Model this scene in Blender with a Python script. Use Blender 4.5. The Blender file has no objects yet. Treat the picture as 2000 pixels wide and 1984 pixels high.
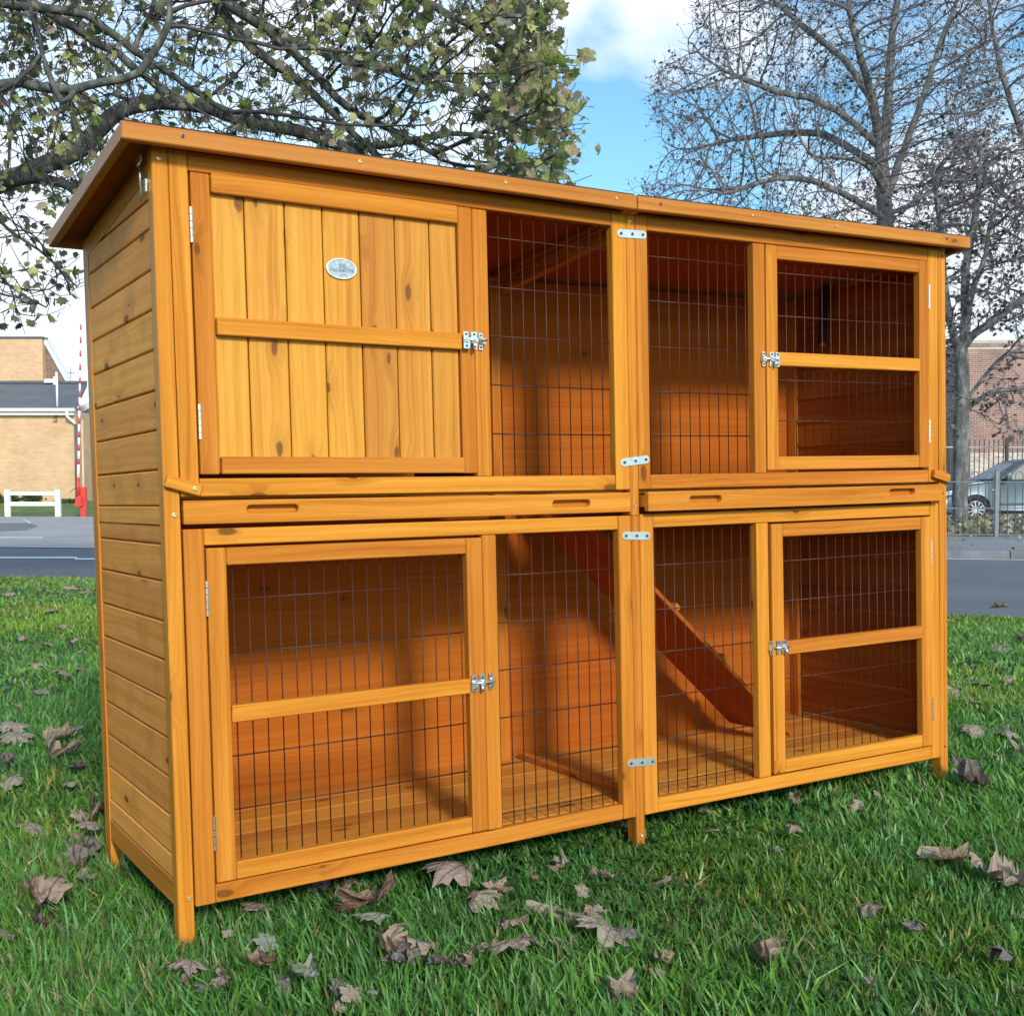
import bpy, bmesh, math, random
import numpy as np
from mathutils import Vector, Matrix, Quaternion
from mathutils import noise as mnoise

rnd = random.Random(7)
sc = bpy.context.scene
COL = sc.collection
R = math.radians

# ------------------------------------------------------------------ camera
CAM = Vector((-0.54594, -2.05505, 0.81393))
YAW, PITCH, FPX = 0.554742, -0.0504968, 2332.588
PPX, PPY = 1032.59, 1075.41            # principal point in the 2000 x 1984 photograph
cd = bpy.data.cameras.new('camera')
cam = bpy.data.objects.new('camera', cd)
COL.objects.link(cam)
sc.camera = cam
cd.sensor_fit = 'HORIZONTAL'
cd.sensor_width = 36.0
cd.lens = 36.0 * FPX / 2000.0
cd.shift_x = -(PPX - 1000.0) / 2000.0
cd.shift_y = (PPY - 992.0) / 2000.0
cd.clip_start = 0.05
cd.clip_end = 3000.0
cam.location = CAM
cam.rotation_euler = (math.pi / 2 + PITCH, 0, -YAW)

FH = Vector((math.sin(YAW), math.cos(YAW), 0))
RT = Vector((math.cos(YAW), -math.sin(YAW), 0))
FW = Vector((math.sin(YAW) * math.cos(PITCH), math.cos(YAW) * math.cos(PITCH), math.sin(PITCH)))
UP = RT.cross(FW)


def ray(px, py):
    return FW + RT * ((px - PPX) / FPX) - UP * ((py - PPY) / FPX)


def at(px, py, d):
    """World point seen at a pixel of the photograph, d metres ahead."""
    v = ray(px, py)
    return CAM + v * (d / v.dot(FH))


def gp(px, py, z):
    v = ray(px, py)
    return CAM + v * ((z - CAM.z) / v.z)


def ld(l, d, z=0.0):
    p = CAM + RT * l + FH * d
    return Vector((p.x, p.y, z))


# cloud banks: pixel direction, angular radius in degrees, weight (negative = clear air)
CLOUDS = ((380, 260, 17, .12), (1360, 60, 4.2, .22), (1140, 40, 3.6, .14), (1235, 320, 8.0, -.22), (1700, 200, 9, .10), (1900, 560, 7, .30), (60, 620, 6, .16), (1215, 0, 2.0, -.07), (1250, 110, 3.0, .07))

# ------------------------------------------------------------------ sun and sky
SUN_EL, SUN_AZ = R(26.5), R(10.5)
sun_travel = Vector((math.sin(SUN_AZ) * math.cos(SUN_EL), math.cos(SUN_AZ) * math.cos(SUN_EL), -math.sin(SUN_EL)))
sl = bpy.data.lights.new('sun', 'SUN')
sl.energy = 3.1
sl.angle = R(9)
sl.color = (1.0, 0.93, 0.82)
sun = bpy.data.objects.new('sun', sl)
sun.rotation_euler = sun_travel.to_track_quat('-Z', 'Y').to_euler()
sun.location = (-4, -20, 14)
COL.objects.link(sun)

world = bpy.data.worlds.new('World')
sc.world = world
world.use_nodes = True
wn, wl = world.node_tree.nodes, world.node_tree.links
wn.clear()
w_out = wn.new('ShaderNodeOutputWorld')
w_bg = wn.new('ShaderNodeBackground')
sky = wn.new('ShaderNodeTexSky')
sky.sky_type = 'NISHITA'
sky.sun_disc = False
sky.sun_elevation = SUN_EL
sun_vec = -sun_travel
sky.sun_rotation = math.atan2(sun_vec.x, sun_vec.y)
sky.altitude = 0
sky.air_density = 1.0
sky.dust_density = 0.6
sky.ozone_density = 1.6
w_bg.inputs['Strength'].default_value = 0.14
# clouds: soft noise on the view direction, thick low down and in a few banks, clear between them
tc = wn.new('ShaderNodeTexCoord')
mp = wn.new('ShaderNodeMapping')
mp.inputs['Scale'].default_value = (1.0, 1.0, 1.7)
mp.inputs['Location'].default_value = (3.1, 0.35, 0.2)
nz = wn.new('ShaderNodeTexNoise')
nz.inputs['Scale'].default_value = 4.6
nz.inputs['Detail'].default_value = 9
nz.inputs['Roughness'].default_value = 0.56
nz.inputs['Distortion'].default_value = 0.3
wl.new(tc.outputs['Generated'], mp.inputs['Vector'])
wl.new(mp.outputs['Vector'], nz.inputs['Vector'])


def wmath(op, a, b=None):
    m = wn.new('ShaderNodeMath'); m.operation = op
    for i, v in enumerate((a, b)):
        if v is None:
            continue
        if isinstance(v, (int, float)):
            m.inputs[i].default_value = v
        else:
            wl.new(v, m.inputs[i])
    return m.outputs[0]


fac = nz.outputs['Fac']
for px, py, ang, wgt in CLOUDS:
    v = ray(px, py).normalized()
    dt = wn.new('ShaderNodeVectorMath'); dt.operation = 'DOT_PRODUCT'
    nrmv = wn.new('ShaderNodeVectorMath'); nrmv.operation = 'NORMALIZE'
    wl.new(tc.outputs['Generated'], nrmv.inputs[0])
    wl.new(nrmv.outputs[0], dt.inputs[0]); dt.inputs[1].default_value = v
    mr = wn.new('ShaderNodeMapRange'); mr.interpolation_type = 'SMOOTHERSTEP'
    mr.inputs['From Min'].default_value = math.cos(R(ang)); mr.inputs['From Max'].default_value = math.cos(R(ang * .25))
    mr.inputs['To Min'].default_value = 0.0; mr.inputs['To Max'].default_value = wgt
    wl.new(dt.outputs['Value'], mr.inputs['Value'])
    fac = wmath('ADD', fac, mr.outputs['Result'])
cr = wn.new('ShaderNodeValToRGB')
cr.color_ramp.elements[0].position = 0.46
cr.color_ramp.elements[1].position = 0.72
wl.new(fac, cr.inputs['Fac'])
cmix = wn.new('ShaderNodeMixRGB')
cmix.inputs['Color2'].default_value = (6.6, 7.2, 7.9, 1)
wl.new(cr.outputs['Color'], cmix.inputs['Fac'])
tint = wn.new('ShaderNodeMixRGB'); tint.blend_type = 'MULTIPLY'
tint.inputs['Fac'].default_value = 1.0
tint.inputs['Color2'].default_value = (0.86, 1.24, 1.30, 1)
wl.new(sky.outputs['Color'], tint.inputs['Color1'])
wl.new(tint.outputs['Color'], cmix.inputs['Color1'])
wl.new(cmix.outputs['Color'], w_bg.inputs['Color'])
wl.new(w_bg.outputs['Background'], w_out.inputs['Surface'])

sc.view_settings.view_transform = 'Standard'
sc.view_settings.look = 'None'
sc.view_settings.gamma = 1.0
sc.view_settings.exposure = 0.25
sc.view_settings.use_curve_mapping = False
try:
    sc.cycles.use_denoising = True
    sc.cycles.max_bounces = 8
    sc.cycles.transparent_max_bounces = 8
except Exception:
    pass


# ------------------------------------------------------------------ material helpers
def new_mat(name):
    m = bpy.data.materials.new(name)
    m.use_nodes = True
    nt = m.node_tree
    b = nt.nodes['Principled BSDF']
    return m, nt, b


def N(nt, kind, **kw):
    n = nt.nodes.new(kind)
    for k, v in kw.items():
        if hasattr(n, k):
            setattr(n, k, v)
        else:
            n.inputs[k].default_value = v
    return n


def ramp(nt, src, stops):
    r = nt.nodes.new('ShaderNodeValToRGB')
    els = r.color_ramp.elements
    els[0].position, els[0].color = stops[0][0], (*stops[0][1], 1)
    els[1].position, els[1].color = stops[-1][0], (*stops[-1][1], 1)
    for p, c in stops[1:-1]:
        e = els.new(p)
        e.color = (*c, 1)
    nt.links.new(src, r.inputs['Fac'])
    return r.outputs['Color']


def mixc(nt, fac, a, b, mode='MIX'):
    m = nt.nodes.new('ShaderNodeMixRGB')
    m.blend_type = mode
    for s, v in (('Fac', fac), ('Color1', a), ('Color2', b)):
        if isinstance(v, (int, float)):
            m.inputs[s].default_value = v
        elif isinstance(v, tuple):
            m.inputs[s].default_value = (*v, 1)
        else:
            nt.links.new(v, m.inputs[s])
    return m.outputs['Color']


def math_n(nt, op, a, b=None, c=None):
    m = nt.nodes.new('ShaderNodeMath')
    m.operation = op
    for i, v in enumerate((a, b, c)):
        if v is None:
            continue
        if isinstance(v, (int, float)):
            m.inputs[i].default_value = v
        else:
            nt.links.new(v, m.inputs[i])
    return m.outputs[0]


def bump(nt, b, h, strength=0.3, dist=0.002):
    bp = nt.nodes.new('ShaderNodeBump')
    bp.inputs['Strength'].default_value = strength
    bp.inputs['Distance'].default_value = dist
    nt.links.new(h, bp.inputs['Height'])
    nt.links.new(bp.outputs['Normal'], b.inputs['Normal'])


def simple_mat(name, col, rough=0.6, metal=0.0, var=0.15, scale=6.0, bumpy=0.0, coord='Object'):
    m, nt, b = new_mat(name)
    t = N(nt, 'ShaderNodeTexCoord')
    n = N(nt, 'ShaderNodeTexNoise')
    n.inputs['Scale'].default_value = scale
    n.inputs['Detail'].default_value = 6
    nt.links.new(t.outputs[coord], n.inputs['Vector'])
    lo = tuple(max(0, c * (1 - var)) for c in col)
    hi = tuple(min(1, c * (1 + var)) for c in col)
    c = ramp(nt, n.outputs['Fac'], [(0.3, lo), (0.7, hi)])
    nt.links.new(c, b.inputs['Base Color'])
    b.inputs['Roughness'].default_value = rough
    b.inputs['Metallic'].default_value = metal
    if bumpy:
        bump(nt, b, n.outputs['Fac'], bumpy, 0.01)
    return m


def wood_mat(name, dark, mid, light, rough=0.42, knots=1.0, spec=0.45, blotch=0.0):
    """Stained softwood. UV: u runs along the grain in metres, v across it; every board has its own offset."""
    m, nt, b = new_mat(name)
    L = nt.links
    uv = N(nt, 'ShaderNodeUVMap')
    oi = N(nt, 'ShaderNodeObjectInfo')
    # slow warping of the grain
    mpw = N(nt, 'ShaderNodeMapping'); mpw.inputs['Scale'].default_value = (2.2, 9, 1)
    L.new(uv.outputs[0], mpw.inputs['Vector'])
    wob = N(nt, 'ShaderNodeTexNoise'); wob.inputs['Scale'].default_value = 1.0; wob.inputs['Detail'].default_value = 2
    L.new(mpw.outputs[0], wob.inputs['Vector'])
    sepu = N(nt, 'ShaderNodeSeparateXYZ'); L.new(uv.outputs[0], sepu.inputs[0])
    # knots: cells about 25 cm along and 9 cm across, only a few carry one
    wk = N(nt, 'ShaderNodeTexNoise'); wk.inputs['Scale'].default_value = 60.0; wk.inputs['Detail'].default_value = 2
    L.new(uv.outputs[0], wk.inputs['Vector'])
    wka = N(nt, 'ShaderNodeVectorMath'); wka.operation = 'MULTIPLY_ADD'
    L.new(wk.outputs['Color'], wka.inputs[0]); wka.inputs[1].default_value = (0.010, 0.005, 0); L.new(uv.outputs[0], wka.inputs[2])
    mk = N(nt, 'ShaderNodeMapping'); mk.inputs['Scale'].default_value = (5.2, 13.0, 1)
    L.new(wka.outputs[0], mk.inputs['Vector'])
    vk = N(nt, 'ShaderNodeTexVoronoi'); vk.voronoi_dimensions = '2D'; vk.inputs['Scale'].default_value = 1.0
    L.new(mk.outputs[0], vk.inputs['Vector'])
    sepk = N(nt, 'ShaderNodeSeparateColor'); L.new(vk.outputs['Color'], sepk.inputs[0])
    has = math_n(nt, 'GREATER_THAN', sepk.outputs[0], 1.0 - 0.36 * knots)
    size = math_n(nt, 'MULTIPLY_ADD', sepk.outputs[1], 0.070, 0.028)
    near = math_n(nt, 'DIVIDE', vk.outputs['Distance'], size)
    knot = math_n(nt, 'MULTIPLY', math_n(nt, 'SUBTRACT', 1.2, near), 2.6)
    knot = math_n(nt, 'MULTIPLY', N_clamp(nt, knot), has)
    halo = math_n(nt, 'MULTIPLY', N_clamp(nt, math_n(nt, 'SUBTRACT', 1.0, math_n(nt, 'MULTIPLY', vk.outputs['Distance'], 3.2))), has)
    # grain bands across the board, pushed aside round knots
    v2 = math_n(nt, 'MULTIPLY_ADD', wob.outputs['Fac'], 0.035, sepu.outputs[1])
    v3 = math_n(nt, 'MULTIPLY_ADD', halo, 0.02, v2)
    cmb = N(nt, 'ShaderNodeCombineXYZ')
    L.new(math_n(nt, 'MULTIPLY', sepu.outputs[0], 0.9), cmb.inputs[0])
    L.new(math_n(nt, 'MULTIPLY', v3, 115.0), cmb.inputs[1])
    g1 = N(nt, 'ShaderNodeTexNoise'); g1.inputs['Scale'].default_value = 1.0; g1.inputs['Detail'].default_value = 3
    L.new(cmb.outputs[0], g1.inputs['Vector'])
    cmb2 = N(nt, 'ShaderNodeCombineXYZ')
    L.new(math_n(nt, 'MULTIPLY', sepu.outputs[0], 14.0), cmb2.inputs[0])
    L.new(math_n(nt, 'MULTIPLY', v3, 520.0), cmb2.inputs[1])
    g2 = N(nt, 'ShaderNodeTexNoise'); g2.inputs['Scale'].default_value = 1.0; g2.inputs['Detail'].default_value = 2
    L.new(cmb2.outputs[0], g2.inputs['Vector'])
    cmb3 = N(nt, 'ShaderNodeCombineXYZ')
    L.new(math_n(nt, 'MULTIPLY', sepu.outputs[0], 1.6), cmb3.inputs[0])
    L.new(math_n(nt, 'MULTIPLY', sepu.outputs[1], 26.0), cmb3.inputs[1])
    g3 = N(nt, 'ShaderNodeTexNoise'); g3.inputs['Scale'].default_value = 1.0; g3.inputs['Detail'].default_value = 4
    L.new(cmb3.outputs[0], g3.inputs['Vector'])
    s = math_n(nt, 'ADD', math_n(nt, 'MULTIPLY', g1.outputs['Fac'], 0.55), math_n(nt, 'MULTIPLY', g2.outputs['Fac'], 0.2))
    s = math_n(nt, 'ADD', s, math_n(nt, 'MULTIPLY', g3.outputs['Fac'], 0.42))
    s = math_n(nt, 'SUBTRACT', s, 0.05)
    c = ramp(nt, s, [(0.36, dark), (0.53, mid), (0.70, light)])
    # whole-board tone
    hs = N(nt, 'ShaderNodeHueSaturation')
    L.new(c, hs.inputs['Color'])
    L.new(math_n(nt, 'MULTIPLY_ADD', oi.outputs['Random'], 0.011, 0.494), hs.inputs['Hue'])
    L.new(math_n(nt, 'MULTIPLY_ADD', oi.outputs['Random'], 0.26, 0.87), hs.inputs['Value'])
    c = hs.outputs['Color']
    c = mixc(nt, math_n(nt, 'MULTIPLY', halo, 0.42), c, tuple(x * 0.60 for x in dark))
    kring = math_n(nt, 'ABSOLUTE', math_n(nt, 'SINE', math_n(nt, 'MULTIPLY', near, 7.0)))
    kcol = mixc(nt, kring, (0.075, 0.024, 0.007), (0.20, 0.070, 0.014))
    c = mixc(nt, math_n(nt, 'MULTIPLY', knot, 0.85), c, kcol)
    if blotch:
        bl = N(nt, 'ShaderNodeTexNoise'); bl.inputs['Scale'].default_value = 9.0; bl.inputs['Detail'].default_value = 3
        L.new(uv.outputs[0], bl.inputs['Vector'])
        f = ramp(nt, bl.outputs['Fac'], [(0.52, (0, 0, 0)), (0.66, (1, 1, 1))])
        c = mixc(nt, math_n(nt, 'MULTIPLY', f, blotch), c, tuple(x * 0.6 for x in dark))
    L.new(c, b.inputs['Base Color'])
    b.inputs['Roughness'].default_value = rough
    b.inputs['Specular IOR Level'].default_value = spec * .5
    bump(nt, b, s, 0.3, 0.0015)
    return m


def N_clamp(nt, x):
    m = nt.nodes.new('ShaderNodeClamp')
    nt.links.new(x, m.inputs['Value'])
    return m.outputs[0]


M_WOOD = wood_mat('stained_pine', (0.39, 0.118, 0.013), (0.54, 0.192, 0.024), (0.65, 0.262, 0.040), knots=.55, spec=.13)
M_DOORB = wood_mat('stained_pine_boards', (0.45, 0.160, 0.017), (0.59, 0.248, 0.031), (0.68, 0.33, 0.052), knots=1.25)
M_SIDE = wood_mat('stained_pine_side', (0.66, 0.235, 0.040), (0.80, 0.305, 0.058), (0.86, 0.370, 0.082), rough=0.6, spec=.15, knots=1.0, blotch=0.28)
M_ROOFW = wood_mat('stained_pine_fascia', (0.37, 0.115, 0.017), (0.47, 0.165, 0.025), (0.54, 0.21, 0.036), knots=0.5)
M_PLY = wood_mat('stained_plywood', (0.31, 0.070, 0.009), (0.37, 0.091, 0.012), (0.42, 0.110, 0.017), rough=0.7, knots=0.12, spec=0.12)
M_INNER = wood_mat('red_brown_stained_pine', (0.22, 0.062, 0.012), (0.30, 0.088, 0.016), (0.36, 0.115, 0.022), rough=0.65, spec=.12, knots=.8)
M_FLOOR = wood_mat('stained_floor_boards', (0.48, 0.175, 0.026), (0.58, 0.230, 0.038), (0.65, 0.28, 0.052), rough=0.6, spec=.2, knots=0.9)
M_WIRE = simple_mat('brown_coated_wire', (0.060, 0.018, 0.010), 0.42, 0.0, 0.1, 40)
M_WIRE.node_tree.nodes['Principled BSDF'].inputs['Specular IOR Level'].default_value = 0.32
M_ZINC = simple_mat('zinc_plate', (0.72, 0.76, 0.78), 0.34, 0.75, 0.12, 60)
M_STEEL = simple_mat('bright_steel', (0.80, 0.80, 0.82), 0.24, 0.9, 0.1, 80)
M_BRASS = simple_mat('brassy_screw', (0.72, 0.55, 0.28), 0.35, 0.8, 0.1, 80)
M_BLACK = simple_mat('black_plastic', (0.02, 0.02, 0.024), 0.5, 0, 0.2, 20)
M_DKMETAL = simple_mat('dark_screw', (0.10, 0.10, 0.11), 0.4, 0.6, 0.1, 60)
M_FELT = simple_mat('roofing_felt', (0.045, 0.05, 0.05), 0.9, 0, 0.3, 60, 0.3)


# ------------------------------------------------------------------ object helpers
def link(o, parent=None, label=None, cat=None, group=None, kind=None):
    COL.objects.link(o)
    if parent is not None:
        o.parent = parent
    if label:
        o['label'] = label
    if cat:
        o['category'] = cat
    if group:
        o['group'] = group
    if kind:
        o['kind'] = kind
    return o


def empty(name, loc=(0, 0, 0), **kw):
    o = bpy.data.objects.new(name, None)
    o.empty_display_size = 0.1
    o.location = loc
    return link(o, **kw)


def mesh_obj(name, verts, faces, mat, smooth=False, uvs=None, **kw):
    me = bpy.data.meshes.new(name)
    me.from_pydata([tuple(v) for v in verts], [], faces)
    if uvs is not None:
        ul = me.uv_layers.new(name='UVMap')
        ul.data.foreach_set('uv', np.asarray(uvs, dtype=np.float32).ravel())
    me.materials.append(mat)
    if smooth:
        me.shade_smooth()
    me.update()
    return link(bpy.data.objects.new(name, me), **kw)


def np_mesh(name, V, T, mat, smooth=False, colors=None, n=3, **kw):
    """Fast mesh from arrays: V (k,3); T (m,n) faces; colors per vertex (k,3)."""
    me = bpy.data.meshes.new(name)
    V = np.asarray(V, dtype=np.float32); T = np.asarray(T, dtype=np.int32)
    me.vertices.add(len(V)); me.vertices.foreach_set('co', V.ravel())
    me.loops.add(T.size); me.loops.foreach_set('vertex_index', T.ravel())
    me.polygons.add(len(T))
    me.polygons.foreach_set('loop_start', np.arange(0, T.size, n, dtype=np.int32))
    try:
        me.polygons.foreach_set('loop_total', np.full(len(T), n, dtype=np.int32))
    except Exception:
        pass
    me.update(calc_edges=True)
    if colors is not None:
        ca = me.color_attributes.new('tone', 'FLOAT_COLOR', 'POINT')
        cc = np.ones((len(V), 4), dtype=np.float32); cc[:, :3] = colors
        ca.data.foreach_set('color', cc.ravel())
    me.materials.append(mat)
    if smooth:
        me.shade_smooth()
    me.validate()
    return link(bpy.data.objects.new(name, me), **kw)


def prism(bm, pts, depth_vec):
    """Extrude polygon pts (3-D, planar) along depth_vec."""
    d = Vector(depth_vec)
    a = [bm.verts.new(p) for p in pts]
    b_ = [bm.verts.new(Vector(p) + d) for p in pts]
    n = len(pts)
    bm.faces.new(a)
    bm.faces.new(list(reversed(b_)))
    for i in range(n):
        bm.faces.new((a[(i + 1) % n], a[i], b_[i], b_[(i + 1) % n]))


def bm_obj(name, bm, mat, smooth=False, **kw):
    bmesh.ops.recalc_face_normals(bm, faces=bm.faces)
    me = bpy.data.meshes.new(name)
    bm.to_mesh(me); bm.free()
    me.materials.append(mat)
    if smooth:
        me.shade_smooth()
    return link(bpy.data.objects.new(name, me), **kw)


def bm_box(bm, c, s, rot=None):
    c = Vector(c)
    vs = []
    for dx in (-.5, .5):
        for dy in (-.5, .5):
            for dz in (-.5, .5):
                v = Vector((dx * s[0], dy * s[1], dz * s[2]))
                if rot is not None:
                    v = rot @ v
                vs.append(bm.verts.new(c + v))
    for f in ((0, 1, 3, 2), (4, 6, 7, 5), (0, 4, 5, 1), (2, 3, 7, 6), (0, 2, 6, 4), (1, 5, 7, 3)):
        bm.faces.new([vs[i] for i in f])
    return vs


def bm_tube(bm, pts, r, k=6, cap=True):
    pts = [Vector(p) for p in pts]
    rings = []
    for i, p in enumerate(pts):
        d = (pts[min(i + 1, len(pts) - 1)] - pts[max(i - 1, 0)]).normalized()
        a = d.orthogonal().normalized() if i == 0 else (pa - d * pa.dot(d)).normalized()
        pa = a
        b_ = d.cross(a)
        rr = r[i] if isinstance(r, (list, tuple)) else r
        rings.append([bm.verts.new(p + (a * math.cos(2 * math.pi * j / k) + b_ * math.sin(2 * math.pi * j / k)) * rr) for j in range(k)])
    for i in range(len(rings) - 1):
        for j in range(k):
            bm.faces.new((rings[i][j], rings[i][(j + 1) % k], rings[i + 1][(j + 1) % k], rings[i + 1][j]))
    if cap:
        bm.faces.new(list(reversed(rings[0]))); bm.faces.new(rings[-1])


# ------------------------------------------------------------------ the hutch
HUTCH = empty('rabbit_hutch', label='large two-storey orange-stained wooden rabbit hutch with wire mesh doors standing on the lawn',
              cat='rabbit hutch')
A = ((0.999838, -0.000967, -0.017948), (0.001167, 0.999938, 0.011108), (0.017937, -0.011128, 0.999777))
T_ = (0.012533, -0.008533, -0.012894)
HUTCH.matrix_world = Matrix((A[0] + (T_[0],), A[1] + (T_[1],), A[2] + (T_[2],), (0, 0, 0, 1)))

WZ = (-0.0018, 0.009, 0.0062, -0.0049, -0.0239, -0.0011, 0.0103, 0.0036)
WX = (-0.0011, 0.0025, 0.0044, 0.0001, -0.0082, -0.0028, -0.0003, 0.0049)


def warp(v):
    """The slight sag of the assembled carcass."""
    x, z = v[0], v[2]
    bs = (1, x, z, x * x, x * z, z * z, x * x * z, x * z * z)
    return Vector((x + sum(a * b for a, b in zip(WX, bs)), v[1], z + sum(a * b for a, b in zip(WZ, bs))))


def board(name, x, y, z, mat=None, parent=HUTCH, bev=0.0016, axis=None, poly=None, dowarp=True, rot=None, label=None, kind=None, seg=1):
    """A planed board with eased edges, from ranges x, y, z (or, with poly, any 8-corner block); u follows the long side."""
    mat = mat or M_WOOD
    bm = bmesh.new()
    if poly is None:
        size = (x[1] - x[0], y[1] - y[0], z[1] - z[0])
        bm_box(bm, ((x[0] + x[1]) / 2, (y[0] + y[1]) / 2, (z[0] + z[1]) / 2), size)
    else:
        prism(bm, poly[0], poly[1])
        ex = [max(v.co[i] for v in bm.verts) - min(v.co[i] for v in bm.verts) for i in range(3)]
        size = tuple(ex)
    if axis is None:
        axis = max(range(3), key=lambda i: size[i])
    bmesh.ops.recalc_face_normals(bm, faces=bm.faces)
    if bev:
        bmesh.ops.bevel(bm, geom=list(bm.edges), offset=min(bev, min(size) * 0.3), segments=seg, affect='EDGES')
    uvl = bm.loops.layers.uv.new('UVMap')
    ou, ov = rnd.uniform(0, 40), rnd.uniform(0, 40)
    others = [i for i in range(3) if i != axis]
    for f in bm.faces:
        n = [abs(f.normal[i]) for i in range(3)]
        dom = max(range(3), key=lambda i: n[i])
        for lp in f.loops:
            co = lp.vert.co
            if dom == axis:
                u, v = co[others[0]] * 0.2, co[others[1]]
            else:
                o = [i for i in others if i != dom][0]
                u, v = co[axis], co[o]
                v += co[dom] * 0.6
            lp[uvl].uv = (u + ou, v + ov)
    if rot is not None:
        c, q = rot
        for v in bm.verts:
            v.co = Vector(c) + q @ (v.co - Vector(c))
    if dowarp:
        for v in bm.verts:
            v.co = warp(v.co)
    me = bpy.data.meshes.new(name)
    bm.to_mesh(me); bm.free()
    me.materials.append(mat)
    o = bpy.data.objects.new(name, me)
    return link(o, parent=parent, label=label, kind=kind)


def long_board(name, x, y, z, **kw):
    """Board along x cut into short lengths so that it can follow the sag."""
    o = board(name, x, y, z, **kw)
    return o


def part(name, label=None, parent=HUTCH):
    o = empty(name, parent=parent, label=label)
    return o


def screw(x, y, z, r=0.0042, mat=None, parent=HUTCH, normal=(0, -1, 0), name='screw'):
    """Countersunk cross-head screw: rim, dished head and a cross slot."""
    mat = mat or M_BRASS
    bm = bmesh.new()
    n = Vector(normal)
    a = n.orthogonal().normalized(); b_ = n.cross(a)
    c = warp(Vector((x, y, z)))
    k = 10
    rings = []
    for rr, h in ((1.0, -0.0006), (0.98, 0.0011), (0.72, 0.0013), (0.42, 0.0004)):
        rings.append([bm.verts.new(c + n * h + (a * math.cos(2 * math.pi * j / k) + b_ * math.sin(2 * math.pi * j / k)) * r * rr) for j in range(k)])
    for i in range(3):
        for j in range(k):
            bm.faces.new((rings[i][j], rings[i][(j + 1) % k], rings[i + 1][(j + 1) % k], rings[i + 1][j]))
    bm.faces.new(rings[-1])
    return bm_obj(name, bm, mat, parent=parent)


# --- posts
board('corner_post', (0.0, 0.0275), (0, 0.030), (-0.01, 1.402))
board('corner_post', (0.0, 0.0275), (0.514, 0.556), (-0.01, 1.345), bev=0.0004)
board('corner_post', (1.9725, 2.0), (0, 0.030), (-0.01, 1.402))
board('corner_post', (1.9725, 2.0), (0.514, 0.556), (-0.01, 1.345))
board('centre_post', (0.9875, 1.0095), (0, 0.034), (0.757, 1.402))
board('centre_post', (0.9875, 1.0095), (0, 0.034), (-0.01, 0.7565))
board('rear_centre_post', (0.950, 0.980), (0.515, 0.545), (-0.01, 1.345))


def frame(xs, zs, yf=(0.0, 0.022), name='front_frame', label=None, widths=(0.032, 0.032, 0.031, 0.033)):
    """Outer frame of a front panel: left, right stile; top, bottom rail."""
    f = part(name, label)
    x0, x1 = xs; z0, z1 = zs
    wl_, wr, wt, wb = widths
    board('stile', (x0, x0 + wl_), yf, zs, parent=f)
    board('stile', (x1 - wr, x1), yf, zs, parent=f)
    board('rail', (x0 + wl_ + .0008, x1 - wr - .0008), (yf[0] + .0007, yf[1]), (z1 - wt, z1), parent=f)
    board('rail', (x0 + wl_ + .0008, x1 - wr - .0008), (yf[0] + .0007, yf[1]), (z0, z0 + wb), parent=f)
    return f


F_UL = frame((0.0285, 0.9865), (0.813, 1.400), widths=(0.032, 0.0365, 0.033, 0.031))
F_UR = frame((1.0105, 1.9715), (0.813, 1.400), widths=(0.032, 0.0355, 0.034, 0.031))
F_LL = frame((0.0300, 0.9865), (0.1015, 0.757), widths=(0.0355, 0.033, 0.0285, 0.0325))
F_LR = frame((1.0105, 1.9725), (0.1015, 0.759), widths=(0.0365, 0.033, 0.0295, 0.0325))
board('mullion', (0.614, 0.647), (0.0, 0.022), (0.8445, 1.3665), parent=F_UL)
board('mullion', (1.3445, 1.3785), (0.0, 0.022), (0.8445, 1.3655), parent=F_UR)
board('mullion', (0.6195, 0.6515), (0.0, 0.022), (0.1345, 0.728), parent=F_LL)
board('mullion', (1.3450, 1.3810), (0.0, 0.022), (0.1345, 0.729), parent=F_LR)


def wire(pts, r=0.00105, parent=None):
    bm = bmesh.new()
    bm_tube(bm, [warp(Vector(p)) for p in pts], r, 6)
    return bm_obj('wire', bm, M_WIRE, smooth=True, parent=parent)


def wires(x0, x1, z0, z1, xs, zs, parent, y=0.0165, label=None):
    """Welded mesh: verticals in front of slightly thicker horizontals; every wire is its own rod."""
    for x in xs:
        j = rnd.uniform(-.0008, .0008)
        k = rnd.uniform(-.0008, .0008)
        wire([(x + j, y, z0), (x + rnd.uniform(-.0006, .0006), y, (z0 + z1) / 2), (x + k, y, z1)], 0.0012, parent)
    for z in zs:
        a, b_ = rnd.uniform(-.001, .001), rnd.uniform(-.001, .001)
        wire([(x0, y + .0022, z + a), ((x0 + x1) / 2, y + .0022, z), (x1, y + .0022, z + b_)], 0.0015, parent)


def rng(a, step, n):
    return [a + step * i for i in range(n)]


WM = [part('wire_panel') for _ in range(4)]
wires(0.640, 0.956, 0.838, 1.374, rng(0.6535, 0.0277, 11), (1.319, 1.2215, 1.124, 1.027, 0.930), WM[0])
wires(1.038, 1.350, 0.838, 1.374, rng(1.0560, 0.0278, 11), (1.317, 1.2215, 1.1225, 1.025, 0.930), WM[1])
wires(0.645, 0.958, 0.126, 0.735, rng(0.6600, 0.0278, 11), (0.644, 0.548, 0.452, 0.355, 0.259, 0.157), WM[2])
wires(1.040, 1.350, 0.126, 0.735, rng(1.0600, 0.0278, 11), (0.645, 0.548, 0.452, 0.354, 0.258, 0.160), WM[3])


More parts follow.
